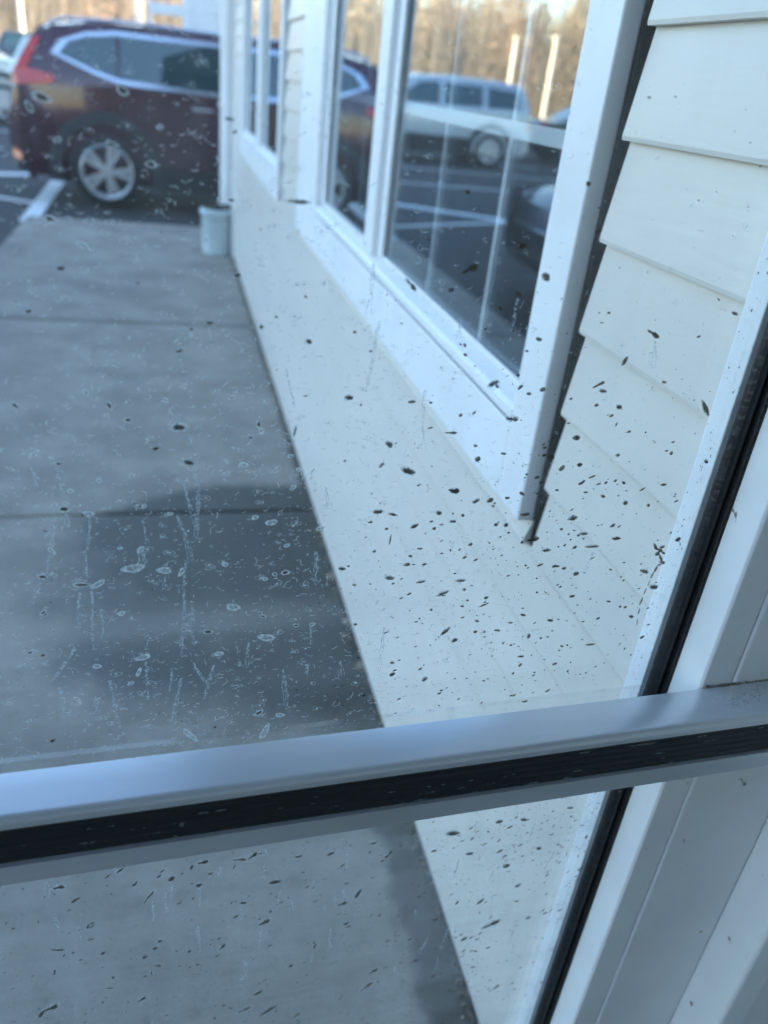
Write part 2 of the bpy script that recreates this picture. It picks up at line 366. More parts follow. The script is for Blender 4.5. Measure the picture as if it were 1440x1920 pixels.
# J-channels: the dark grooves beside the casings, and their thin lips
for y0, y1 in ((WY0-.0315,WY0-.0005),(WY1+.0005,WY1+.0315),(FY0-.0315,FY0-.0005),(FY1+.0005,FY1+.0315)):
    B(MB().box(XW+.045, XW+.05, y0, y1, .7725, WTOP), 'channel', M['groove'])
B(MB().box(XW-.014, XW+.004, YE-.1, YE, LOT+.1, ZT), 'corner_board', M['trim'], bevel=.003)
B(MB().box(XW+.001, XW+.02, .475, YE, LOT, .012), 'foundation_strip', M['kerb'])

XC = .4195                                    # front of the casing
def window(y0, y1, npane):
    c = MB()
    side = .075
    c.box(XC, XW+.004, y0, y0+side, SILL+.001, WTOP); far = .405 if npane == 2 and y0 < 1 else .10
    c.box(XC, XW+.004, y1-far, y1, SILL+.001, WTOP)
    c.box(XC+.0002, XW+.004, y0+side, y1-far, SILL, .908)
    c.box(XC+.0002, XW+.004, y0+side, y1-far, WTOP-.09, WTOP-.001)
    w_ = B(c, 'window', M['trim'], bevel=.0025)
    def sub(mb, name, mt, **k):
        mb.v = [(x-XW,y,z) for x,y,z in mb.v]; return mb.build(name, mt, w_, **k)
    a, b = y0+side+.002, y1-far-.002
    # sloping sill frame under the glass, with a dark seam below it
    sub(MB().box(XC+.006, XW+.05, a, b, .9085, .9125), 'seam', M['groove'])
    sub(MB().prism([(XC+.001,.9127),(XC+.001,.926),(XC+.006,.931),(.449,.942),(.475,.942),(.475,.9127)], a, b, 'y'), 'sill', M['trim'], bevel=.001)
    ml = (1.778, 1.862) if y0 < 1 else ((y0+y1)/2-.09, (y0+y1)/2+.04)
    for s, t in ((a, a+.004), (b-.004, b)):
        sub(MB().box(XC+.003, .475, s, t, .943, WTOP-.09), 'jamb', M['frame'])
    sub(MB().box(.424, .475, ml[0], ml[1], .9425, WTOP-.09), 'mullion', M['trim'], bevel=.003)
    for s, t in ((a+.004, ml[0]), (ml[1], b-.004)):
        sub(MB().box(.4475, .4515, s+.001, t-.001, .9422, WTOP-.09), 'glass_pane', M['winglass'])
        fr = MB()     # sash rim at the far side and bottom of the glass
        fr.box(.438, .4472, t-.045, t-.001, .9423, WTOP-.09); fr.box(.441, .4472, s, t-.045, .9423, .952)
        sub(fr, 'sash', M['frame'], bevel=.0015)
        k = 2; bar = MB()
        for i in range(k):
            yy = s + (t-s)*(i+1)/(k+1)
            if y0 < 1 and s < 1: yy = (1.130, 1.425)[i]
            bar.box(.4526, .4585, yy-.0070, yy+.0070, .943, WTOP-.1)
        for zz in (1.2435, 1.535, 1.83):
            bar.box(.4523, .4590, s+.002, t-.047, zz-.0105, zz+.0105)
        sub(bar, 'muntin', M['muntin'])
        cu = MB()     # dark blind edge hanging inside the far end of each pane
        cu.box(.52, .56, t-.09, t-.01, .97, WTOP-.1)
        sub(cu, 'blind', M['interior'])
    return w_
window(WY0, WY1, 2)
window(FY0, FY1, 2)

# downspout at the far corner of the wall
ds = empty('downspout', (.385,6.50,0)); tag(ds, 'white ribbed downspout at the far corner of the cream wall, above the pale blue bucket', 'downspout')
mb = MB(); prof = []
for i in range(12):
    a = 2*pi*i/12; r = .042 + (.004 if i % 2 else 0); prof.append((r*cos(a)*1.02, r*.75*sin(a)))
mb.prism(prof, .36, 2.9, 'z'); mb.build('pipe', M['trim'], ds, bevel=.002)
MB().box(-.053,.056,-.036,.036,1.02,1.045).build('strap', M['trim'], ds)
MB().box(-.053,.056,-.036,.036,2.0,2.025).build('strap', M['trim'], ds)
MB().box(-.05,.05,-.037,.037,.36,.372).build('outlet', M['trim'], ds)

# pale bucket under it, full of dark soil and dead stems
bk_ = empty('plant_bucket', (.312,6.47,0)); tag(bk_, 'pale blue bucket of dark soil standing on the pavement under the downspout', 'bucket')
mb = MB(); N_ = 28; H_ = .325
rings = [(.098,.0),(.101,.01),(.110,H_-.03),(.116,H_-.028),(.116,H_),(.108,H_),(.103,H_-.05)]
mb.tube([(0,0,z) for r,z in rings], [r for r,z in rings], N_, caps=False)
mb.f.append(tuple(range(N_)))
mb.build('shell', M['bucket'], bk_, smooth=True)
MB().tube([(0,0,H_-.06),(0,0,H_-.035)], [.104,.104], 20).build('soil', M['soil'], bk_)
MB().tube([(.117*cos(t), -.119*sin(t), H_-.02-.05*sin(t)) for t in [pi*i/12 for i in range(13)]], .003, 6).build('handle', M['chrome'], bk_)
st = MB(); r_ = random.Random(3)
for i in range(40):
    a = r_.uniform(0,2*pi); q = r_.uniform(0,.08); p0 = Vector((q*cos(a), q*sin(a), H_-.04)); p1 = p0+Vector((r_.uniform(-.05,.05), r_.uniform(-.05,.05), r_.uniform(.03,.10)))
    st.tube([p0, (p0+p1)/2+Vector((r_.uniform(-.01,.01),0,0)), p1], [.002,.0015,.001], 3)
tag(st.build('stems', M['soil'], bk_), kind='stuff')

# ------------------------------------------------------------------ the glazed door the photo looks through
A_ = 0.03614                                  # it stands 2 degrees off square to the wall
door = empty('glazed_door', (0,0,0), A_)
tag(door, 'white framed glazed door with a grey crossrail and two mud spattered panes', 'door')
GV = .44                                      # glass plane
up = MB().box(-.75, .4035, GV, GV+.005, .845, 2.05).build('glass_pane', M['pane'], door)
lo = MB().box(-.75, .4035, GV, GV+.005, .05, .844).build('glass_pane', M['pane_low'], door)
tag(up, 'upper pane, dusty with water marks'); tag(lo, 'lower pane, spattered with mud')
# exterior return of the frame, seen through the glass
MB().prism([(.4037,GV+.0065),(.43,GV+.0065),(.43,.4705),(.4075,.4705),(.4037,.4675)], -.02, 2.12, 'z').build('outer_frame', M['ext'], door, bevel=.0012)
# gasket: a round bulb and a flat lip
gz = MB(); bl = []
for i in range(14):
    a = 2*pi*i/14; bl.append((.4040+.0058*cos(a), GV-.0070+.0058*sin(a)))
gz.prism(bl, .02, 2.06, 'z'); gz.build('gasket', M['rubber'], door)
MB().prism([(.4086,.4240),(.4101,.4228),(.4101,.4398),(.4086,.4398)], .02, 2.06, 'z').build('gasket_lip', M['rubber'], door, bevel=.0008)
# reveal + face of the jamb, seam, second board, casing beyond
JV = .391
MB().prism([(.4150,.4398),(.4150,.4225),(.4105,.4222),(.4105,JV+.002),(.4125,JV),(.4395,JV),(.4395,.4398)], -.02, 2.12, 'z').build('jamb', M['frame'], door, bevel=.0007)
MB().prism([(.4403,JV+.0008),(.443,JV-.0008),(.546,JV-.0008),(.546,.44),(.4403,.44)], -.02, 2.12, 'z').build('jamb_board', M['frame'], door, bevel=.0012)
MB().prism([(.4397,JV+.004),(.4401,JV+.004),(.4401,.439),(.4397,.439)], -.02, 2.12, 'z').build('seam', M['groove'], door)
MB().prism([(.5475,.44),(.5475,.345),(.5495,.341),(.575,.338),(.62,.338),(.62,.44)], -.02, 2.2, 'z').build('casing', M['frame'], door, bevel=.003, seg=3)
# left stile, top and bottom rails of the door (outside the frame of the photo)
MB().box(-.84, -.752, .40, .475, -.02, 2.12).build('stile', M['frame'], door, bevel=.003)
MB().box(-.75, .40, .41, .475, 2.055, 2.12).build('top_rail', M['frame'], door, bevel=.003)
MB().box(-.75, .40, .41, .475, -.02, .045).build('bottom_rail', M['frame'], door, bevel=.003)

# crossrail: rounded top edge, black ribbed rubber set into its front, lower lip
def rounded(cx, cy, r, a0, a1, n=8):
    return [(cx+r*cos(radians(a0+(a1-a0)*i/n)), cy+r*sin(radians(a0+(a1-a0)*i/n))) for i in range(n+1)]
RT, RB, RF, RBk = .8870, .8305, .3525, .3893
prof = [(RBk,RB),(RBk,RT-.0012)] + rounded(RBk-.0012, RT-.0012, .0012, 0, 90, 3) + rounded(RF+.0052, RT-.0052, .0052, 90, 180) + [(RF,.8785),(RF+.006,.8780),(RF+.006,.8478),(RF-.0006,.8472)] + rounded(RF+.0008, .8458, .0014, 180-0, 180, 1)[:1] + [(RF-.0006,RB+.001),(RF+.0004,RB)]
rail = MB().prism(prof, -.76, .70, 'x').build('crossrail', M['rail'], door)
for p in rail.data.polygons:
    if len(p.vertices) == 4: p.use_smooth = True
rail.data.set_sharp_from_angle(angle=radians(25))
rb = [(RF+.0058,.8777)]
nr = 5
for i in range(nr):
    z1 = .8777-(.8777-.8481)*i/nr; z0 = .8777-(.8777-.8481)*(i+1)/nr; h = (z1-z0)
    rb += [(RF+.0016,z1-.1*h),(RF+.0010,z1-.35*h),(RF+.0010,z0+.35*h),(RF+.0016,z0+.1*h)]
rb += [(RF+.0058,.8481)]
rbs = MB().prism(rb, -.757, .698, 'x').build('rubber_strip', M['rubber'], rail)
rbs.data.set_sharp_from_angle(angle=radians(30))
for p in rbs.data.polygons:
    if len(p.vertices) == 4: p.use_smooth = True

# ---- scuffs and grit on the rail
R_ = random.Random(11)
def blob(mb, c, ax, bx, y, n=9, jag=.22, rr=R_, th=.00035):
    """an irregular low blob with its own thickness on the plane v = y (u, z axes)"""
    k = len(mb.v); pts = []
    ph = rr.uniform(0, 6.28)
    for i in range(n):
        t = 2*pi*i/n; q = 1 + jag*sin(2*t+ph)*.5 + rr.uniform(-jag, jag)*.6
        pts.append((c[0]+q*(cos(t)*ax[0]+sin(t)*bx[0]), c[1]+q*(cos(t)*ax[1]+sin(t)*bx[1])))
    for u, z in pts: mb.v.append((u, y, z))
    for u, z in pts: mb.v.append((c[0]+(u-c[0])*.74, y-th, c[1]+(z-c[1])*.74))
    for i in range(n):
        j = (i+1) % n; mb.f.append((k+i, k+j, k+n+j, k+n+i))
    mb.f.append(tuple(range(k+n, k+2*n)))
sc = MB()
def flat_blob(mb, cx, cy, rx, ry, z, n=8, rr=R_):
    k = len(mb.v); pts = [(cx+rx*cos(2*pi*i/n)*rr.uniform(.5,1.3), cy+ry*sin(2*pi*i/n)*rr.uniform(.5,1.3)) for i in range(n)]
    mb.v += [(x,y,z-.0002) for x,y in pts]; mb.v += [(cx+(x-cx)*.8,cy+(y-cy)*.8,z+.0003) for x,y in pts]
    for i in range(n): mb.f.append((k+i,k+(i+1)%n,k+n+(i+1)%n,k+n+i))
    mb.f.append(tuple(range(k+n,k+2*n)))
for i in range(70):
    t = i/70
    flat_blob(sc, .415+.055*t+R_.gauss(0,.004), .376-.008*sin(t*5)+R_.gauss(0,.0028), R_.uniform(.0004,.0022), R_.uniform(.0002,.0007), RT)
tag(sc.build('chalk_scuff', M['deposit'], rail), kind='stuff')
gr = MB()
for i in range(150):
    u = .4125+.12*(R_.random()**1.5); v = JV-.0006-abs(R_.gauss(0,.0007)); s = R_.uniform(.0003,.0009)
    gr.tube([(u,v,RT-.0002),(u+s*R_.uniform(-.5,.5),v,RT+s*R_.uniform(.6,2.0))], [s,s*.5], 5)
tag(gr.build('grit', M['grit'], rail), kind='stuff')
sp = MB()
for i in range(70):
    u = R_.uniform(-.2,.55); i_ = R_.randrange(nr); z = .8777-.00592*(i_+.5)
    s = R_.uniform(.0004,.0014) * (1.8 if u > .25 else 1)
    blob(sp, (u, z), (s*R_.uniform(1,4),0), (0,min(s*.6,.0009)), RF+.00035, 7, th=.00008)
tag(sp.build('dust_fleck', M['streak'], rail), kind='stuff')

# ---- mud and water marks on the panes (all on the room side of the glass, real positions on the pane)
RZ = .845
def pane_of(z): return up if z > RZ else lo
MUD = [
  (0.0792,1.2211,0.00652,-0.00010,-0.00005,-0.00106), (0.0436,1.2572,0.00229,-0.00024,-0.00013,-0.00059), (0.0450,1.2196,0.00177,0.00003,-0.00002,-0.00052),
  (0.1824,1.1909,0.00518,0.00261,0.00139,-0.00201), (0.1477,1.1803,0.00342,-0.00324,-0.00089,-0.00082), (0.1726,1.1785,0.00183,0.00007,0.00021,-0.00139),
  (0.2318,1.1884,0.00323,-0.00136,-0.00093,-0.00223), (0.2125,1.2054,0.00372,0.00080,0.00059,-0.00145), (0.2160,1.1777,0.00251,-0.00111,-0.00048,-0.00112),
  (-0.0402,1.1812,0.00242,0.00011,-0.00009,-0.00107), (0.0338,1.1551,0.00202,0.00006,-0.00000,-0.00089), (0.0172,1.1388,0.00199,0.00041,0.00013,-0.00090),
  (0.0485,1.1815,0.00157,0.00007,0.00001,-0.00099), (0.0623,1.1535,0.00115,0.00071,0.00047,-0.00078), (0.0705,1.1595,0.00114,-0.00038,-0.00023,-0.00072),
  (0.0898,1.1458,0.00203,-0.00014,-0.00004,-0.00126), (0.1165,1.1520,0.00112,0.00003,0.00008,-0.00095), (0.1273,1.1407,0.00115,0.00002,0.00008,-0.00081),
  (0.1164,1.1115,0.00283,0.00000,0.00011,-0.00137), (0.1569,1.1088,0.00262,-0.00000,0.00018,-0.00141), (0.0844,1.0899,0.00068,0.00339,0.00064,-0.00019),
  (0.1455,1.0799,0.00250,-0.00049,-0.00012,-0.00201), (0.1417,1.0654,0.00162,0.00155,0.00065,-0.00074), (0.1603,1.0607,0.00488,-0.00193,-0.00049,-0.00217),
  (0.1947,1.0453,0.00469,-0.00059,0.00014,-0.00202), (0.2099,1.1209,0.00367,0.00182,0.00085,-0.00128), (0.2128,1.1192,0.00148,-0.00048,-0.00016,-0.00084),
  (0.2276,1.0968,0.00463,-0.00027,0.00024,-0.00169), (0.1864,1.1454,0.00140,0.00003,0.00019,-0.00117), (0.1835,1.1461,0.00087,0.00002,0.00013,-0.00083),
  (0.1877,1.1394,0.00141,0.00002,0.00019,-0.00118), (0.2354,1.1502,0.00225,-0.00031,0.00004,-0.00151), (0.2286,1.1425,0.00128,0.00002,0.00018,-0.00086),
  (0.2258,1.1267,0.00111,0.00001,0.00018,-0.00089), (0.2452,1.1171,0.00262,0.00023,0.00045,-0.00145), (0.2359,1.1142,0.00171,0.00000,0.00026,-0.00128),
  (0.1908,1.0997,0.00147,-0.00001,0.00020,-0.00128), (0.2047,1.0781,0.00175,0.00047,0.00048,-0.00112), (0.2258,1.0719,0.00218,-0.00023,0.00012,-0.00117),
  (0.1861,1.0875,0.00479,-0.00006,0.00017,-0.00112), (0.2354,1.0380,0.00193,0.00029,0.00045,-0.00125), (0.2464,1.0558,0.00106,0.00039,0.00044,-0.00078),
  (0.2558,1.0756,0.00181,-0.00003,0.00017,-0.00079), (0.2577,1.0405,0.00125,-0.00005,0.00018,-0.00085), (0.2587,1.0492,0.00165,-0.00005,0.00023,-0.00104),
  (0.2264,1.0342,0.00106,0.00039,0.00042,-0.00081), (0.2121,1.0364,0.00232,0.00146,0.00078,-0.00111), (0.1952,1.0445,0.00353,-0.00076,-0.00002,-0.00180),
  (0.1972,1.0212,0.00238,-0.00012,0.00016,-0.00107), (0.2383,1.0161,0.00171,0.00083,0.00075,-0.00122), (0.2416,1.0098,0.00147,-0.00008,0.00017,-0.00089),
  (0.2516,1.0241,0.00391,0.00072,0.00061,-0.00151), (0.2623,1.0029,0.00509,0.00122,0.00102,-0.00223), (0.2752,0.9930,0.00379,0.00034,0.00049,-0.00140),
  (0.1992,0.9978,0.00101,-0.00006,0.00017,-0.00111), (0.1431,1.0312,0.00389,-0.00018,0.00017,-0.00163), (0.1534,1.0287,0.00359,-0.00084,-0.00006,-0.00120),
  (0.1700,1.0188,0.00262,0.00128,0.00074,-0.00137), (0.1893,1.0191,0.00177,-0.00009,0.00012,-0.00085), (0.1501,1.0177,0.00146,0.00021,0.00027,-0.00104),
  (0.1537,1.0087,0.00034,0.00412,0.00077,-0.00022), (0.1432,1.0004,0.00133,-0.00008,0.00011,-0.00108), (0.1699,0.9948,0.00177,-0.00012,0.00014,-0.00110),
  (0.1762,1.0005,0.00197,-0.00012,0.00011,-0.00088), (0.2112,0.9912,0.00209,0.00132,0.00054,-0.00081), (0.1571,0.9776,0.00408,0.00010,0.00033,-0.00181),
  (0.1807,0.9726,0.00428,0.00054,0.00032,-0.00115), (0.2111,0.9712,0.00373,-0.00007,0.00024,-0.00117), (0.2153,0.9629,0.00148,-0.00012,0.00019,-0.00119),
  (0.1990,0.9610,0.00472,0.00228,0.00060,-0.00111), (0.2341,0.9542,0.00228,0.00079,0.00057,-0.00118), (0.2331,0.9476,0.00420,0.00146,0.00046,-0.00095),
  (0.2160,0.9481,0.00193,-0.00017,0.00016,-0.00098), (0.2194,0.9531,0.00129,-0.00011,0.00016,-0.00097), (0.2062,0.9261,0.00304,0.00391,0.00126,-0.00136),
  (0.2304,0.9331,0.00177,-0.00017,0.00017,-0.00101), (0.2384,0.9223,0.00135,-0.00014,0.00018,-0.00103), (0.2585,0.9289,0.00250,-0.00024,0.00015,-0.00077),
  (0.2504,0.9221,0.00159,-0.00016,0.00014,-0.00078), (0.2773,0.9141,0.00063,0.00196,0.00138,-0.00093), (0.3351,0.8995,0.00439,-0.00005,0.00037,-0.00112),
  (0.2744,0.8944,0.00278,-0.00004,0.00038,-0.00138), (0.2757,0.8856,0.00143,0.00194,0.00084,-0.00087), (0.3656,0.9248,0.00228,-0.00022,0.00039,-0.00136),
  (0.3139,0.9012,0.00123,-0.00013,0.00020,-0.00083), (0.1672,0.9006,0.00191,-0.00023,0.00011,-0.00103), (0.1957,0.8810,0.00209,0.00172,0.00094,-0.00143),
  (0.1217,0.9877,0.00245,-0.00042,0.00000,-0.00129), (0.1261,0.9895,0.00113,-0.00008,0.00007,-0.00087), (0.1316,0.9738,0.00154,-0.00012,0.00008,-0.00090),
  (0.1353,0.9395,0.00139,-0.00014,0.00008,-0.00095), (0.3168,1.1555,0.00524,-0.00262,-0.00085,-0.00176), (0.3005,1.1373,0.00146,0.00299,0.00154,-0.00081),
  (0.2854,1.1206,0.00429,0.00246,0.00095,-0.00114), (0.2898,1.1162,0.00289,-0.00045,0.00008,-0.00111), (0.2875,1.1063,0.00182,-0.00000,0.00030,-0.00114),
  (0.3051,1.1048,0.00268,-0.00001,0.00048,-0.00174), (0.3516,1.1545,0.00119,0.00075,0.00078,-0.00077), (0.3746,1.1038,0.00546,-0.00585,-0.00180,-0.00103),
  (0.3010,1.0986,0.00112,0.00112,0.00087,-0.00075), (0.3141,1.0688,0.00193,-0.00004,0.00029,-0.00104), (0.3576,1.0695,0.00169,0.00061,0.00098,-0.00140),
  (0.3896,1.0620,0.00210,-0.00005,0.00053,-0.00152), (0.2910,1.0482,0.00261,0.00209,0.00083,-0.00089), (0.3251,1.0466,0.00113,0.00072,0.00098,-0.00115),
  (0.3108,1.0363,0.00241,-0.00129,-0.00036,-0.00112), (0.2904,1.0192,0.00374,0.00133,0.00113,-0.00193), (0.3255,1.0112,0.00216,0.00104,0.00092,-0.00129),
  (0.3029,1.0056,0.00336,-0.00018,0.00029,-0.00115), (0.3318,0.9998,0.00394,-0.00023,0.00045,-0.00166), (0.3130,0.9939,0.00540,-0.00004,0.00036,-0.00119),
  (0.3513,1.0272,0.00136,0.00048,0.00072,-0.00109), (0.3684,0.9906,0.00260,-0.00307,-0.00138,-0.00088), (0.3722,0.9874,0.00458,-0.00177,-0.00011,-0.00203),
  (0.3748,0.9897,0.00243,0.00084,0.00078,-0.00118), (0.3724,0.9836,0.00208,0.00132,0.00132,-0.00156), (0.3775,0.9842,0.00190,-0.00137,-0.00049,-0.00090),
  (0.3766,0.9794,0.00180,-0.00319,-0.00152,-0.00034), (0.3798,0.9752,0.00247,-0.00017,0.00063,-0.00202), (0.3775,0.9734,0.00158,0.00100,0.00076,-0.00091),
  (0.3753,0.9696,0.00090,0.00338,0.00101,-0.00057), (0.3737,0.9637,0.00067,0.00305,0.00077,-0.00041), (0.3729,0.9568,0.00049,0.00317,0.00052,-0.00025),
  (0.3718,0.9487,0.00049,0.00370,0.00052,-0.00025), (0.3711,0.9395,0.00039,0.00430,0.00053,-0.00024), (0.3718,0.9290,0.00005,0.00401,0.00053,-0.00021),
  (0.3734,0.9182,-0.00022,0.00366,0.00043,-0.00015), (0.3657,0.9678,0.00410,-0.00166,-0.00011,-0.00186), (0.2846,0.9784,0.00181,0.00087,0.00072,-0.00112),
  (0.3786,0.9522,0.00453,-0.00036,0.00064,-0.00209), (0.3667,0.9241,0.00203,-0.00019,0.00039,-0.00136), (0.0160,1.0931,0.00361,-0.00004,-0.00003,-0.00168),
  (0.0214,1.0703,0.00251,-0.00140,-0.00061,-0.00142), (0.0027,1.0800,0.00195,-0.00004,-0.00005,-0.00137), (-0.0406,1.0374,0.00074,-0.00003,-0.00005,-0.00073),
  (-0.0822,0.7075,0.00457,0.00038,0.00009,-0.00221), (-0.1016,0.5525,0.00615,0.00219,0.00041,-0.00348), (-0.1102,0.5470,0.00354,0.00543,0.00080,-0.00185),
  (-0.0168,0.6774,0.00544,0.00839,0.00045,-0.00078), (0.0018,0.6960,0.00264,0.00217,0.00090,-0.00241), (0.0270,0.7100,0.00534,0.00089,0.00037,-0.00230),
  (0.0677,0.7080,0.00374,0.00359,0.00100,-0.00207), (0.0572,0.7059,0.00569,-0.00094,0.00008,-0.00167), (0.0237,0.6822,0.00251,0.00040,0.00037,-0.00240),
  (0.0873,0.6697,0.00566,0.00005,0.00037,-0.00252), (0.1644,0.6332,0.00320,0.00575,0.00131,-0.00180), (0.1508,0.6226,0.00450,0.00159,0.00062,-0.00193),
  (0.0797,0.6165,0.00572,0.00262,0.00078,-0.00262), (0.0608,0.6491,0.00296,-0.00042,0.00013,-0.00183), (-0.0368,0.7162,0.00343,0.00279,0.00040,-0.00114),
  (-0.0260,0.6972,0.00204,0.00335,0.00045,-0.00073), (-0.0076,0.7017,0.00181,0.00186,0.00050,-0.00113), (0.0429,0.5925,0.00312,0.00421,0.00083,-0.00163),
  (-0.0229,0.5990,0.00279,0.00037,0.00021,-0.00190), (-0.0137,0.6088,0.00231,0.00068,0.00025,-0.00149), (-0.0276,0.5383,0.00381,0.00275,0.00053,-0.00193),
  (0.0772,0.5106,0.00400,0.00293,0.00073,-0.00209), (0.0879,0.4776,0.00992,0.00729,0.00061,-0.00176), (0.0640,0.4874,0.00686,0.00307,0.00046,-0.00178),
  (0.1867,0.4825,0.00679,0.00714,0.00085,-0.00173), (-0.0900,0.6308,0.00536,-0.00170,-0.00009,-0.00104), (-0.0095,0.6172,0.00214,0.00030,0.00018,-0.00149),
  (0.0147,0.5953,0.00194,0.00056,0.00029,-0.00153), (0.0214,0.5745,0.00206,-0.00006,0.00015,-0.00160), (0.1285,0.5672,0.00108,0.00318,0.00095,-0.00111),
  (0.1563,0.5924,0.00258,0.00073,0.00048,-0.00163), (-0.0649,0.6541,0.00100,0.00329,0.00090,-0.00086), (-0.0180,0.5743,0.00030,-0.00474,-0.00067,0.00002),
  (-0.0498,0.5788,0.00108,0.00171,0.00060,-0.00120), (-0.0950,0.6025,0.00079,0.00253,0.00089,-0.00094), (0.2474,0.6949,0.00666,-0.00022,0.00083,-0.00333),
  (0.3119,0.5457,0.01035,0.00459,0.00144,-0.00316), (0.3114,0.6347,0.00349,0.00098,0.00121,-0.00284), (0.2920,0.7006,0.00365,0.00007,0.00069,-0.00224),
  (0.3166,0.6981,0.00266,0.00005,0.00074,-0.00227), (0.3638,0.7039,0.00324,-0.00067,0.00036,-0.00151), (0.1725,0.6994,0.00341,-0.00037,0.00022,-0.00142),
  (0.1869,0.6786,0.00271,0.00080,0.00050,-0.00146), (0.1348,0.6946,0.00346,0.00105,0.00053,-0.00174), (0.1067,0.6979,0.00316,0.00006,0.00023,-0.00139),
  (0.1915,0.5069,0.00494,0.00320,0.00073,-0.00178), (0.1069,0.5437,0.00256,0.00165,0.00058,-0.00164), (0.2688,0.6625,0.00368,0.00002,0.00055,-0.00195),
  (0.3422,0.6526,0.00279,0.00000,0.00068,-0.00204), (0.3300,0.6007,0.00266,0.00173,0.00090,-0.00164), (0.2926,0.5864,0.00363,0.00322,0.00092,-0.00159),
  (0.2848,0.5296,0.00319,0.00208,0.00087,-0.00178), (0.3387,0.4282,0.00316,0.00397,0.00117,-0.00193), (0.2908,0.4546,0.00286,0.00187,0.00092,-0.00197),
  (0.3533,0.5439,0.00270,0.00071,0.00080,-0.00187), (0.4461,0.6596,0.00260,-0.00057,0.00131,-0.00454),
]
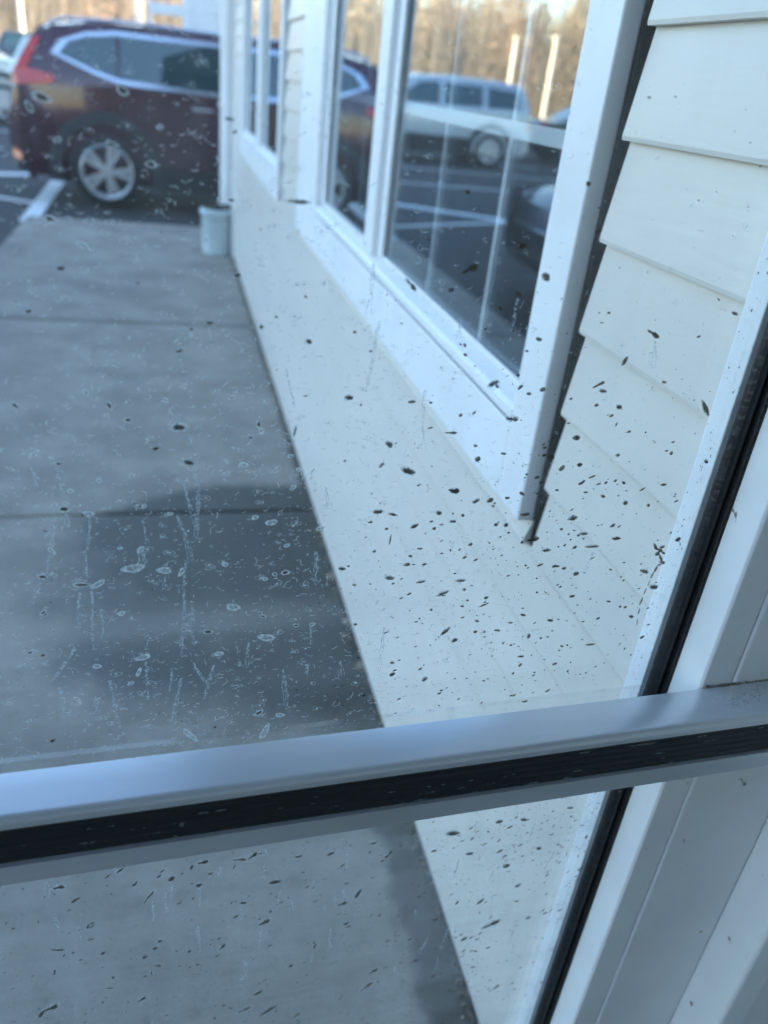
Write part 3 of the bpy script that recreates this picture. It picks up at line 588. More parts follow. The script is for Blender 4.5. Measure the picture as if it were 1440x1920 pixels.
RINGS = [
  (-0.0506,1.0418,0.00321,-0.00014,-0.00015,-0.00179), (-0.0373,1.0380,0.00328,-0.00015,-0.00012,-0.00163), (-0.0137,0.9977,0.00701,0.00072,0.00017,-0.00258),
  (0.0050,0.9948,0.00440,-0.00060,-0.00016,-0.00221), (-0.0449,0.9877,0.00528,-0.00042,-0.00010,-0.00139), (-0.0355,0.9873,0.00428,0.00268,0.00060,-0.00162),
  (0.0487,0.9622,0.00440,-0.00116,-0.00027,-0.00258), (0.0721,0.9342,0.00597,-0.00089,0.00001,-0.00279), (0.0321,0.9434,0.00318,-0.00033,-0.00001,-0.00180),
  (0.0393,0.9238,0.00307,-0.00000,0.00011,-0.00164), (0.0733,0.8460,0.00308,0.00721,0.00178,-0.00163), (0.0192,0.8509,0.00527,-0.00665,-0.00107,-0.00169),
  (0.0684,0.8653,0.00317,0.00201,0.00073,-0.00169), (-0.0108,0.9263,0.00503,0.00119,0.00032,-0.00202), (-0.0402,0.9221,0.00265,-0.00032,-0.00010,-0.00157),
  (-0.0667,0.9953,0.00251,-0.00048,-0.00028,-0.00173), (0.0539,1.0680,0.00306,-0.00038,-0.00009,-0.00144), (-0.0335,1.1146,0.00135,-0.00165,-0.00074,-0.00077),
  (-0.0086,1.0112,0.00215,0.00165,0.00067,-0.00132), (0.0432,0.9966,0.00205,-0.00014,0.00001,-0.00144), (-0.0225,0.9639,0.00204,0.00075,0.00032,-0.00142),
  (-0.0599,1.0132,0.00190,-0.00196,-0.00059,-0.00089), (0.0155,0.9928,0.00155,0.00307,0.00099,-0.00079), (0.0831,1.0087,0.00179,0.00066,0.00041,-0.00118),
  (0.0829,0.9875,0.00264,0.00036,0.00032,-0.00170), (0.0690,0.9528,0.00219,-0.00021,0.00003,-0.00113), (0.0923,0.9428,0.00208,-0.00021,0.00006,-0.00116),
  (-0.0197,0.9047,0.00201,0.00127,0.00038,-0.00107), (-0.0141,0.9138,0.00147,0.00361,0.00091,-0.00070), (-0.0689,0.9687,0.00182,0.00168,0.00050,-0.00099),
  (-0.0797,0.9382,0.00187,-0.00021,-0.00011,-0.00107), (-0.0545,0.8952,0.00217,-0.00219,-0.00059,-0.00115), (0.0843,0.8608,0.00321,-0.00048,0.00007,-0.00186),
  (-0.0055,1.0417,0.00124,0.00077,0.00042,-0.00097), (0.0094,1.0358,0.00190,-0.00009,-0.00002,-0.00094), (0.0616,1.0307,0.00211,0.00055,0.00034,-0.00133),
  (0.0723,1.0266,0.00369,0.00057,0.00033,-0.00176), (0.0160,1.0931,0.00512,-0.00006,-0.00006,-0.00268), (-0.0510,1.0714,0.00212,-0.00005,-0.00009,-0.00101),
  (-0.0461,1.0537,0.00174,-0.00006,-0.00008,-0.00105), (0.0640,1.0901,0.00144,-0.00002,0.00005,-0.00174), (0.0826,1.0731,0.00183,-0.00004,0.00005,-0.00109),
  (-0.0119,1.0979,0.00203,-0.00002,-0.00006,-0.00131), (-0.0863,0.9529,0.00183,-0.00019,-0.00011,-0.00104), (0.1045,1.0202,0.00237,0.00061,0.00041,-0.00139),
  (0.1037,0.9426,0.00224,0.00026,0.00023,-0.00117), (0.0089,1.1099,0.00147,-0.00000,-0.00003,-0.00113), (-0.0208,1.0131,0.00156,-0.00010,-0.00004,-0.00077),
  (0.0758,0.9867,0.00143,-0.00011,0.00005,-0.00128), (0.0695,0.9834,0.00160,-0.00012,0.00003,-0.00107), (-0.0774,0.9392,0.00141,-0.00016,-0.00009,-0.00085),
  (-0.0678,0.9669,0.00143,0.00090,0.00024,-0.00074), (-0.0644,0.9536,0.00141,-0.00014,-0.00008,-0.00084), (-0.0421,1.2587,0.00419,-0.00111,-0.00079,-0.00173),
  (-0.0478,1.2542,0.00124,-0.00238,-0.00095,-0.00059), (0.0056,1.2336,0.00249,-0.00023,-0.00032,-0.00146), (-0.0435,1.2050,0.00213,-0.00093,-0.00075,-0.00141),
  (-0.0291,1.1930,0.00378,-0.00168,-0.00063,-0.00122), (0.0104,1.2507,0.00150,0.00013,-0.00003,-0.00094), (-0.0367,1.2411,0.00161,0.00069,0.00025,-0.00085),
  (-0.0061,1.2648,0.00212,-0.00152,-0.00114,-0.00131), (-0.0122,1.2413,0.00304,-0.00054,-0.00031,-0.00094), (-0.0552,1.1693,0.00126,0.00005,-0.00008,-0.00082),
  (-0.0700,1.1068,0.00182,-0.00199,-0.00079,-0.00094), (-0.0630,1.0780,0.00282,0.00176,0.00044,-0.00115), (-0.0215,1.1067,0.00100,-0.00221,-0.00115,-0.00071),
  (0.0623,1.0946,0.00127,-0.00001,0.00005,-0.00206), (0.0464,1.1115,0.00201,0.00079,0.00038,-0.00108), (0.0578,1.0860,0.00159,-0.00002,0.00002,-0.00105),
  (0.0881,1.0638,0.00152,-0.00004,0.00006,-0.00111), (0.0853,1.0519,0.00153,-0.00005,0.00005,-0.00114), (-0.0301,1.0601,0.00147,-0.00005,-0.00007,-0.00105),
]
DRIPS = [
  (0.0232,1.0663,0.0268,1.0510),
  (0.0268,1.0510,0.0258,1.0169),
  (-0.0374,1.0361,-0.0409,1.0132),
  (-0.0409,1.0132,-0.0430,0.9931),
  (0.0190,1.0015,0.0171,0.9706),
  (0.0171,0.9706,0.0153,0.9242),
  (-0.0393,0.9824,-0.0418,0.9374),
  (-0.0462,0.9830,-0.0487,0.9499),
  (-0.0686,0.9911,-0.0763,0.9746),
  (0.0596,0.9313,0.0582,0.9087),
  (-0.0092,0.9225,-0.0082,0.8868),
  (-0.0528,0.9387,-0.0696,0.9130),
  (-0.0526,1.0691,-0.0505,1.0496),
  (-0.0497,1.0389,-0.0502,1.0287),
  (-0.0068,1.0095,-0.0062,0.9984),
  (0.0055,0.9903,0.0056,0.9800),
  (0.0335,1.1521,0.0349,1.1416),
  (0.0118,1.1066,0.0139,1.0967),
  (0.0219,1.0883,0.0240,1.0831),
  (-0.0444,1.1764,-0.0440,1.1697),
  (0.0076,0.9149,0.0039,0.8935),
  (0.0223,0.9178,0.0327,0.8935),
  (0.1268,0.9074,0.1304,0.8929),
  (0.0171,1.1357,0.0195,1.1258),
  (0.0233,0.6830,0.0248,0.6534),
  (0.0016,0.6887,0.0024,0.6667),
  (0.0219,0.6290,0.0224,0.5913),
  (0.0775,0.6088,0.0774,0.5777),
  (0.1022,0.6464,0.1047,0.6235),
  (0.1675,0.6210,0.1681,0.5976),
  (0.1265,0.5580,0.1264,0.5330),
  (0.0595,0.6437,0.0593,0.6254),
  (0.1422,0.5894,0.1431,0.5486),
  (0.3195,1.1506,0.3234,1.1324),
  (0.3152,0.9886,0.3109,0.9699),
  (0.1799,1.1623,0.1829,1.1477),
  (0.2159,1.1748,0.2160,1.1578),
]
ZY = GV-.0003
def edge(o):
    o.data.materials.append(M['mud_edge'])
    for p in o.data.polygons:
        if len(p.vertices) == 4: p.material_index = 1
    return o
halo = {0: MB(), 1: MB()}
for u, z, au, az, bu, bz in MUD:
    big = sqrt(au*au+az*az)
    mb = MB()
    rr = random.Random(int(u*1e5)+int(z*1e5)*7)
    if big > .0045 and rr.random() < .6:          # splashes: a head, a body and a thin tail
        blob(mb, (u+au*.35, z+az*.35), (au*.6, az*.6), (bu, bz), ZY, 11, .16, rr, .0005)
        blob(mb, (u-au*.4, z-az*.4), (au*.62, az*.62), (bu*.5, bz*.5), ZY, 9, .16, rr, .0004)
    else:
        blob(mb, (u, z), (au, az), (bu, bz), ZY, 13, .24, rr, .0005)
    edge(mb.build('mud_spot', M['mud'], pane_of(z)))

def ribbon(mb, pts, w, y=ZY-.0001):
    k = len(mb.v); n = len(pts)
    for i, (u, z) in enumerate(pts):
        a = pts[max(i-1,0)]; b = pts[min(i+1,n-1)]; dx, dz = b[0]-a[0], b[1]-a[1]; l = sqrt(dx*dx+dz*dz) or 1
        ww = (w[i] if hasattr(w,'__len__') else w)/2
        mb.v += [(u-dz/l*ww, y, z+dx/l*ww), (u+dz/l*ww, y, z-dx/l*ww)]
    for i in range(n-1): mb.f.append((k+2*i, k+2*i+1, k+2*i+3, k+2*i+2))

def ring(mb, u, z, au, az, bu, bz, w, rr, part=1.0):
    n = 18; ph = rr.uniform(0,6.28); pts = []
    for i in range(int(n*part)+1):
        t = ph + 2*pi*i/n; q = 1+.08*sin(3*t+ph)
        pts.append((u+q*(cos(t)*au+sin(t)*bu), z+q*(cos(t)*az+sin(t)*bz)))
    if part == 1.0: pts[-1] = pts[0]
    ribbon(mb, pts, [w*rr.uniform(.5,1.5) for _ in pts])

for u, z, au, az, bu, bz in RINGS:
    rr = random.Random(int(u*1e5)); mb = MB()
    ring(mb, u, z, au, az, bu, bz, .00062, rr)
    blob(mb, (u, z), (au*.9, az*.9), (bu*.9, bz*.9), ZY, 10, .05, rr, .0001)
    mb.f.pop()
    mb.build('drop_ring', M['deposit'], pane_of(z))
    if rr.random() < .45:
        m2 = MB(); blob(m2, (u, z), (au*.78, az*.78), (bu*.7, bz*.7), ZY-.00005, 10, .15, rr, .0003); edge(m2.build('mud_spot', M['mud'], pane_of(z)))

fill = MB()
for u, z, au, az, bu, bz in RINGS:
    rr = random.Random(int(z*1e5)); blob(fill, (u, z), (au, az), (bu, bz), ZY+.0001, 12, .06, rr, .0001)
for u, z, au, az, bu, bz in MUD:
    if sqrt(au*au+az*az) > .0013 and (u < .15 or z < RZ or random.Random(int(u*1e6)).random() < .35):
        rr = random.Random(int(z*1e5)); k = .0006/sqrt(bu*bu+bz*bz)+1.12
        blob(fill, (u, z), (au*1.15, az*1.15), (bu*k, bz*k), ZY+.0001, 14, .10, rr, .0001)
tag(fill.build('spot_halo', M['streak'], up), kind='stuff')
rdp = random.Random(77)
for i in range(34):
    u = rdp.uniform(-.12,.17); z = rdp.uniform(.88,1.2); DRIPS.append((u, z, u+rdp.gauss(0,.004), z-rdp.uniform(.006,.05)))
for i in range(40):
    u = rdp.uniform(-.1,.36); z = rdp.uniform(.5,.80); DRIPS.append((u, z, u+rdp.gauss(0,.002), z-rdp.uniform(.006,.03)))
dr = {0: MB(), 1: MB()}
for u0, z0, u1, z1 in DRIPS:
    k = 0 if z0 > RZ else 1; rr = random.Random(int(z0*1e6))
    for s in range(3):
        n = 26; pts = []; x = rr.uniform(-.0006,.0006)
        for i in range(n+1):
            t = i/n; x += rr.gauss(0,.00022); pts.append((u0+(u1-u0)*t+x, z0+(z1-z0)*t))
        ribbon(dr[k], pts, [max(.0002, .0008*(1-.5*i/n)*rr.uniform(.3,1.6)) for i in range(n+1)])
for k, p in ((0, up), (1, lo)): tag(dr[k].build('drip_trail', M['streak'], p), kind='stuff')

# the countless small marks: curls, crumbs and specks
R2 = random.Random(23)
curls, crumbs = MB(), MB()
def clump(u, z):
    v = .55*math.exp(-((u-.0)**2+(z-1.22)**2)/(2*.07*.07))
    for cu, cz, s, a in ((.16,.93,.06,1.0),(.07,.98,.09,.9),(.20,.88,.05,1.1),(-.02,1.05,.10,.55),(.12,1.09,.09,.5),(0,.90,.08,.6)):
        v += a*math.exp(-((u-cu)**2+(z-cz)**2)/(2*s*s))
    return min(1, v+.12)
n_ = 0
while n_ < 3200:
    u = R2.uniform(-.16,.40); z = R2.uniform(.84,1.36)
    if R2.random() > clump(u, z): continue
    if u > .25 and R2.random() < .55: continue
    n_ += 1
    r = R2.uniform(.0008,.0032)*(1.15 if R2.random()<.15 else .8); c0 = R2.uniform(pi*1.05, pi*1.6); sw = R2.uniform(.6,2.4); k = 8
    sq = R2.uniform(.4,1)
    if R2.random() < .7:        # little hanging curl left by a dried drop
        pts = [(u+r*cos(c0+sw*i/k)+R2.gauss(0,r*.06), z+r*sq*sin(c0+sw*i/k)+R2.gauss(0,r*.06)) for i in range(k+1)]
    else:
        a = R2.uniform(-.6,.6); pts = [(u, z)]
        for i in range(6):
            a += R2.gauss(0,.7); pts.append((pts[-1][0]+r*.45*cos(a), pts[-1][1]+r*.45*sin(a)))
    ribbon(curls, pts, [R2.uniform(.00016,.00046)*(1.0 if 0 < i < len(pts)-1 else .4) for i in range(len(pts))])
tag(curls.build('water_curl', M['deposit'], up), kind='stuff')
n_ = 0
while n_ < 2300:
    u = R2.uniform(-.16,.38); z = R2.uniform(.84,1.3)
    if R2.random() > clump(u, z): continue
    n_ += 1
    s = R2.uniform(.00008,.00034) if R2.random() < .86 else R2.uniform(.0004,.0008)
    blob(crumbs, (u, z), (s*R2.uniform(1,2),s*R2.uniform(-.5,.5)), (0,s), ZY, 6, .3, R2, .0001)
    if s > .0003:
        t = R2.uniform(-.6,.3); ring(crumbs, u, z, s*5*cos(t), s*5*sin(t), -s*2.2*sin(t), s*2.2*cos(t), .0002, R2, R2.choice((1.0,.6,.8)))
tag(crumbs.build('water_speck', M['deposit'], up), kind='stuff')
# small dark mud specks
for pane, N0, U, Z, rng in ((up, 820, (-.14,.39), (.845,1.30), 5), (lo, 2500, (-.14,.40), (.36,.80), 9)):
    R3 = random.Random(rng); mb = MB(); k = 0
    while k < N0:
        u = R3.uniform(*U); z = R3.uniform(*Z)
        if pane is up:
            wgt = .06 + .94*math.exp(-((u-.27)**2/.012+(z-.97)**2/.016))
            if u < .12: wgt *= .35
        else:
            wgt = .42 + .58*math.exp(-((u-.33)**2/.012+(z-.66)**2/.03))
        if R3.random() > wgt: continue
        k += 1
        L_ = min(.0032, 0.00040*math.exp(R3.gauss(.5,.75))); W_ = max(.00018, L_*(R3.uniform(.28,.8) if pane is up else R3.uniform(.16,.5))); t = radians(R3.gauss(12 if pane is up else 30, 20))
        if L_ < .0004: W_ = L_*.8
        blob(mb, (u, z), (L_*cos(t), L_*sin(t)), (-W_*sin(t), W_*cos(t)), ZY, 8, .2, R3, .0003)
    tag(edge(mb.build('mud_speck', M['mud'], pane)), kind='stuff')
# pollen grains on the outer face of the frame
R4 = random.Random(31); mb = MB()
for i in range(260):
    z = R4.uniform(.2,1.4); v = R4.uniform(GV+.009,.466)
    k = len(mb.v); s = .00016*math.exp(R4.gauss(.2,.6)); n=6
    mb.v += [(.4034, v+s*cos(2*pi*j/n)*R4.uniform(.6,1.4), z+s*sin(2*pi*j/n)*2*R4.uniform(.6,1.4)) for j in range(n)]; mb.f.append(tuple(range(k,k+n)))
tag(mb.build('frame_speck', M['mud'], door), kind='stuff')

R6 = random.Random(61); mb = MB()
for i in range(1500):
    y = R6.uniform(.5,6.4); x = .433-abs(R6.gauss(0,.010)); s_ = R6.uniform(.001,.005) if i % 12 else R6.uniform(.006,.014)
    c0 = Vector((x,y,.001)); a = R6.uniform(0,6.28); u_ = Vector((cos(a),sin(a),R6.uniform(-.1,.4)))*s_; v_ = Vector((-sin(a),cos(a),.2))*s_*R6.uniform(.3,1)
    mb.quad(tuple(c0-u_), tuple(c0-v_), tuple(c0+u_+Vector((0,0,s_*.5))), tuple(c0+v_+Vector((0,0,s_))))
tag(mb.build('foot_debris', M['grit'], None), 'crumbs of dirt and leaf bits along the foot of the wall', kind='stuff')
# ------------------------------------------------------------------ vestibule around the photographer
ves = empty('vestibule', (0,0,0)); tag(ves, 'plain inner wall, ceiling and floor of the entrance vestibule around the glazed door', 'vestibule')
MB().box(-1.6, 1.5, -2.2, .435, -.06, -.022).build('floor', M['vfloor'], ves)
MB().box(-1.6, 1.5, -2.2, .52, 2.5, 2.6).build('ceiling', M['ceiling'], ves)
MB().box(1.3, 1.4, -2.2, .36, -.02, 2.5).build('wall', M['ceiling'], ves)
MB().box(-1.6, 1.3, -2.3, -2.2, -.02, 2.5).build('wall', M['backwall'], ves)
MB().box(-1.7, -1.6, -2.3, -1.0, -.02, 2.5).build('wall', M['backwall'], ves)  # partial side wall out of view, added to cut light from behind left
MB().box(.645, 1.3, .37, .45, -.02, 2.5).build('wall', M['ceiling'], ves)
MB().box(-.86, .64, .42, .50, 2.16, 2.5).build('wall', M['ceiling'], ves)

# ------------------------------------------------------------------ cars
WHEEL_SEG = 28
def wheel_parts(mt_tyre, mt_rim, R=.355, rim=.25, W=.22, spokes=5):
    t = MB(); prof = [(-W/2,rim),(-W/2-.004,R-.06),(-W/2+.02,R-.008),(-.03,R),(.03,R),(W/2-.02,R-.008),(W/2+.004,R-.06),(W/2,rim)]
    n = WHEEL_SEG; k = len(prof)
    for i in range(n):
        a = 2*pi*i/n
        for y, r in prof: t.v.append((r*cos(a), y, r*sin(a)))
    for i in range(n):
        for j in range(k-1):
            i2 = (i+1) % n; t.f.append((i*k+j, i2*k+j, i2*k+j+1, i*k+j+1))
    me_t = t.mesh('tyre'); me_t.materials.append(mt_tyre)
    for p in me_t.polygons: p.use_smooth = True
    r = MB()     # rim lip ring, double spokes, hub; outer side is -y
    yo = -W/2-.002; rg = [(yo,rim+.004),(yo-.006,rim-.004),(yo,rim-.022),(yo+.05,rim-.03),(yo+.05,rim+.004)]
    k = len(rg)
    for i in range(n):
        a = 2*pi*i/n
        for y, q in rg: r.v.append((q*cos(a), y, q*sin(a)))
    for i in range(n):
        for j in range(k):
            i2 = (i+1) % n; j2 = (j+1) % k; r.f.append((i*k+j, i2*k+j, i2*k+j2, i*k+j2))
    for s in range(spokes):
        a = 2*pi*s/spokes + pi/2
        for da in (-.12, .12):
            ca = [(.03,a+da*3-.5),(rim-.012,a+da*1.35-.11),(rim-.012,a+da*1.35+.11),(.03,a+da*3+.5)]
            pts = [(q*cos(b), q*sin(b)) for q, b in ca]; nn = len(r.v)
            r.v += [(x,yo+.012,z) for x,z in pts] + [(x,yo+.045,z) for x,z in pts]
            r.f += [(nn,nn+1,nn+2,nn+3)] + [(nn+i,nn+(i+1)%4,nn+4+(i+1)%4,nn+4+i) for i in range(4)]
    r.tube([(0,yo+.045,0),(0,yo+.006,0)], [.062,.055], 14)
    me_r = r.mesh('rim'); me_r.materials.append(mt_rim)
    d = MB(); d.tube([(0,yo+.06,0),(0,W/2-.02,0)], [rim-.005]*2, 20); me_d = d.mesh('brake_disc'); me_d.materials.append(M['cladding'])
    return me_t, me_r, me_d
ME_WHEEL = wheel_parts(M['tyre'], M['alloy'])

def interp(tab, x):
    if x <= tab[0][0]: return tab[0][1]
    for (a, p), (b, q) in zip(tab, tab[1:]):
        if x <= b: return p + (q-p)*(x-a)/(b-a)
    return tab[-1][1]

def make_car(name, label, group, loc, rz, paint, kind='suv', W=1.84, rail_trim=True):
    """nose towards +x, x = 0 at the rear bumper, z = 0 on the road"""
    c = empty(name, loc, rz); tag(c, label, 'car', group)
    if kind == 'suv':
        Lc = 4.55; top = [(.02,.62),(.06,.98),(.13,1.10),(.24,1.43),(.36,1.565),(.75,1.64),(1.6,1.665),(2.3,1.63),(2.75,1.52),(3.35,1.10),(3.6,1.04),(4.2,.94),(4.42,.80),(4.53,.60)]
        belt = [(0,1.08),(1.2,1.14),(3.4,1.03),(4.55,.9)]; wx = (.89, 3.55)
        wins = [[(.50,1.345),(.58,1.435),(.78,1.515),(1.02,1.545),(1.02,1.185),(.83,1.245)], [(1.06,1.18),(1.06,1.548),(1.98,1.545),(1.98,1.15)], [(2.05,1.145),(2.05,1.54),(2.42,1.49),(2.98,1.15),(2.90,1.115)]]
        rim_line = [(.44,1.345),(.53,1.46),(.76,1.545),(1.02,1.58),(1.98,1.582),(2.45,1.53),(3.12,1.13),(2.9,1.09),(1.98,1.115),(1.06,1.14),(.83,1.20)]
    elif kind == 'wagon':
        Lc = 4.7; top = [(.02,.62),(.05,.98),(.10,1.12),(.20,1.50),(.32,1.66),(.8,1.70),(1.8,1.70),(2.6,1.66),(2.95,1.56),(3.5,1.16),(3.7,1.10),(4.35,1.02),(4.6,.9),(4.68,.62)]
        belt = [(0,1.12),(4.7,1.05)]; wx = (.95, 3.75)
        wins = [[(.36,1.20),(.36,1.52),(1.12,1.56),(1.12,1.18)], [(1.24,1.18),(1.24,1.56),(2.08,1.56),(2.08,1.16)], [(2.2,1.16),(2.2,1.56),(2.62,1.54),(3.16,1.18),(3.1,1.15)]]
        rim_line = None
    else:
        Lc = 4.6; top = [(.02,.55),(.06,.88),(.2,.98),(.75,1.02),(1.35,1.36),(1.75,1.42),(2.4,1.42),(2.75,1.35),(3.4,.98),(3.65,.93),(4.3,.82),(4.5,.7),(4.58,.5)]
        belt = [(0,.92),(4.6,.85)]; wx = (.95, 3.65)
        wins = [[(1.05,.98),(1.46,1.29),(1.95,1.34),(1.95,.96)], [(2.02,.96),(2.02,1.34),(2.4,1.34),(2.7,1.27),(3.12,.97)]]
        rim_line = None
    zb = .22
    def hw(x, z):
        bz = interp(belt, x); e = interp([(0,.86),(.12,.95),(.4,1),(Lc-.7,1),(Lc-.25,.93),(Lc,.76)], x)
        t = W/2*e
        if z > bz: return t - (z-bz)*.36
        if z < .45: return t - (.45-z)*.12
        return t - .018*abs(z-.75)/.35
    xs = [0.0,.02,.06,.10,.16,.24,.34,.46,.6,.8] + [1.0+.2*i for i in range(int((Lc-1.4)/.2)+1)] + [Lc-.34,Lc-.22,Lc-.12,Lc-.05,Lc]
    xs = sorted(set(round(x,3) for x in xs if x <= Lc))
    b = MB(); rings = []
    for x in xs:
        zt = interp(top, x) if x > 0 else .60
        if x == xs[-1]: zt = .56
        bot = zb + (.16 if x < .03 or x > Lc-.03 else .08 if x < .12 or x > Lc-.12 else 0)
        bz = min(interp(belt, x), zt-.06)
        zs = [bot, bot+.06, .45, .62, .80, bz-.03, bz, bz+(zt-bz)*.45, bz+(zt-bz)*.80]
        row = [(x, 0, bot), (x, hw(x,bot)-.10, bot)] + [(x, hw(x,z), z) for z in zs[1:]]
        h_ = hw(x, zt)
        row += [(x, h_-.035, zt-.018), (x, h_-.12, zt-.002), (x, 0, zt+.012)]
        rings.append(row)
    k = len(rings[0]); full = 2*k-2
    for row in rings:
        b.v += row + [(x,-y,z) for x,y,z in row[-2:0:-1]]
    for i in range(len(rings)-1):
        for j in range(full):
            j2 = (j+1) % full; b.f.append((i*full+j, i*full+j2, (i+1)*full+j2, (i+1)*full+j))
    b.f.append(tuple(range(full))[::-1]); b.f.append(tuple((len(rings)-1)*full+j for j in range(full)))
    body = b.build('body', paint, c)
    # cut the wheel arches out of the body
    cut = MB()
    for x in wx: cut.tube([(x,-W/2-.3,.355),(x,-W/2+.34,.355)], [.435,.435], 30); cut.tube([(x,W/2+.3,.355),(x,W/2-.34,.355)], [.435,.435], 30)
    co = cut.build('cutter', M['cladding'])
    md = body.modifiers.new('arch', 'BOOLEAN'); md.object = co; md.operation = 'DIFFERENCE'; md.solver = 'EXACT'
    dg = bpy.context.evaluated_depsgraph_get(); nm = bpy.data.meshes.new_from_object(body.evaluated_get(dg))
    body.modifiers.clear(); body.data = nm; nm.materials.clear(); nm.materials.append(paint)
    bpy.data.objects.remove(co, do_unlink=True)
    nm.materials.append(M['cladding'])
    for p in nm.polygons:
        p.use_smooth = True
        for x in wx:
            cx_, cz_ = p.center.x-x, p.center.z-.355
            if cx_*cx_+cz_*cz_ < .437**2 and abs(p.center.y) < W/2-.03: p.material_index = 1
    nm.set_sharp_from_angle(angle=radians(28))
    for side in (-1, 1):
        def panel(pts, off, name, mt, parent=c, th=.006):
            mb = MB(); n = len(pts)
            mb.v = [(x, side*(hw(x,z)+off), z) for x,z in pts] + [(x, side*(hw(x,z)+off-th), z) for x,z in pts]
            mb.f = [tuple(range(n))] + [(i,(i+1)%n,n+(i+1)%n,n+i) for i in range(n)]
            return mb.build(name, mt, parent)
        for wpts in wins: panel(wpts, .006, 'side_window', M['carglass'])
        if rim_line:
            n = len(rim_line); cx = 1.75; cz = 1.345; mb = MB()
            for x, z in rim_line: mb.v.append((x, side*(hw(x,z)+.013), z))
            for i_, (x, z) in enumerate(rim_line):
                dx, dz = cx-x, cz-z; q = .040 if abs(dx) < 1.15 else .075
                if abs(dx) < 1.15: x2, z2 = x, z+(q if dz > 0 else -q)
                else: l = sqrt(dx*dx+dz*dz); x2, z2 = x+dx/l*q, z+dz/l*q
                mb.v.append((x2, side*(hw(x2,z2)+.013), z2))
            for i in range(n): mb.f.append((i,(i+1)%n,n+(i+1)%n,n+i))
            mb.build('window_trim', M['chrome'], c)
        # lower cladding with arch lips
        for x in wx:
            mb = MB(); n = 18
            for i in range(n+1):
                a = pi*i/n*1.12-.06*pi; 
                for q, off in ((.43,.004),(.43,.022),(.52,.022),(.535,.0)):
                    X_ = x+q*cos(a); Z_ = .355+q*sin(a); Z_ = max(Z_, .2); mb.v.append((X_, side*(hw(X_,Z_)+off), Z_))
            for i in range(n):
                for j in range(3): mb.f.append((i*4+j, i*4+j+1, (i+1)*4+j+1, (i+1)*4+j))
            mb.build('arch_trim', M['cladding'] if kind != 'sedan' else paint, c)
        if kind == 'suv':
            panel([(wx[0]+.5,.2),(wx[1]-.5,.2),(wx[1]-.5,.43),(wx[0]+.5,.43)], .012, 'sill_trim', M['cladding'])
            panel([(.05,.30),(wx[0]-.46,.26),(wx[0]-.46,.47),(.04,.52)], .008, 'bumper_trim', M['cladding'])
            panel([(.29,1.46),(.36,1.46),(.22,1.20),(.45,1.165),(.48,1.13),(.42,1.085),(.14,1.06),(.06,1.06),(.11,1.18)], .012, 'tail_lamp', M['redlens'])
            panel([(.21,1.45),(.28,1.46),(.10,1.18),(.03,1.12)], .016, 'lamp_edge', M['clearlens'])
            panel([(.02,.42),(.10,.40),(.11,.46),(.02,.50)], .014, 'reflector', M['redlens'])
            MB().tube([(.42,side*.60,1.585),(.55,side*.60,1.640),(1.2,side*.60,1.672),(2.2,side*.60,1.655),(2.5,side*.60,1.59)], .014, 8).build('roof_rail', M['chrome'], c)
            for dpts in ([(1.995,.46),(2.005,.46),(2.005,1.12),(1.995,1.12)], [(1.06,.82),(1.07,.82),(1.115,1.16),(1.105,1.16)], [(3.0,.46),(3.01,.46),(3.01,1.05),(3.0,1.05)], [(1.30,.60),(3.0,.60),(3.0,.608),(1.30,.608)], [(.46,.72),(.98,.93),(.98,.938),(.46,.728)]):
                panel(dpts, .0025, 'panel_gap', M['groove'])
            panel([(1.72,.98),(1.92,.98),(1.92,1.005),(1.72,1.005)], .02, 'door_handle', M['chrome'])
            panel([(2.75,.97),(2.95,.97),(2.95,.995),(2.75,.995)], .02, 'door_handle', M['chrome'])
        else:
            if kind == 'wagon':
                panel([(wx[0]+.5,.2),(wx[1]-.5,.2),(wx[1]-.5,.56),(wx[0]+.5,.56)], .012, 'sill_trim', M['cladding'])
            panel([(.04,.78),(.14,.78),(.16,.98),(.07,.98)], .012, 'tail_lamp', M['redlens'])
        panel([(Lc-.42,.68),(Lc-.12,.66),(Lc-.10,.76),(Lc-.40,.82)], .010, 'headlight', M['clearlens'])
        for x in wx:
            t = link('wheel', ME_WHEEL[0], None, c); t.location = (x, side*(W/2-.105), .355); t.rotation_euler = (0, .35 if x == wx[0] else .1, 0 if side < 0 else pi)
            for nm_, me in (('rim', ME_WHEEL[1]), ('brake_disc', ME_WHEEL[2])): link(nm_, me, None, t)
    # rear glass and windscreen
    def cross(x0, x1, name, inset=.12):
        n = 6; mb = MB()
        for i in range(n+1):
            x = x0+(x1-x0)*i/n; zt = interp(top, x)+.016; h_ = hw(x, zt)-inset
            mb.v += [(x,-h_,zt-.004),(x,0,zt+.006),(x,h_,zt-.004)]
        for i in range(n):
            for j in (0,1): mb.f.append((i*3+j,i*3+j+1,(i+1)*3+j+1,(i+1)*3+j))
        mb.build(name, M['carglass'], c)
    if kind == 'suv': cross(.15,.36,'rear_window'); cross(2.80,3.30,'windscreen')
    elif kind == 'wagon': cross(.12,.27,'rear_window'); cross(3.0,3.46,'windscreen')
    else: cross(.82,1.3,'rear_window'); cross(2.8,3.34,'windscreen')
    return c

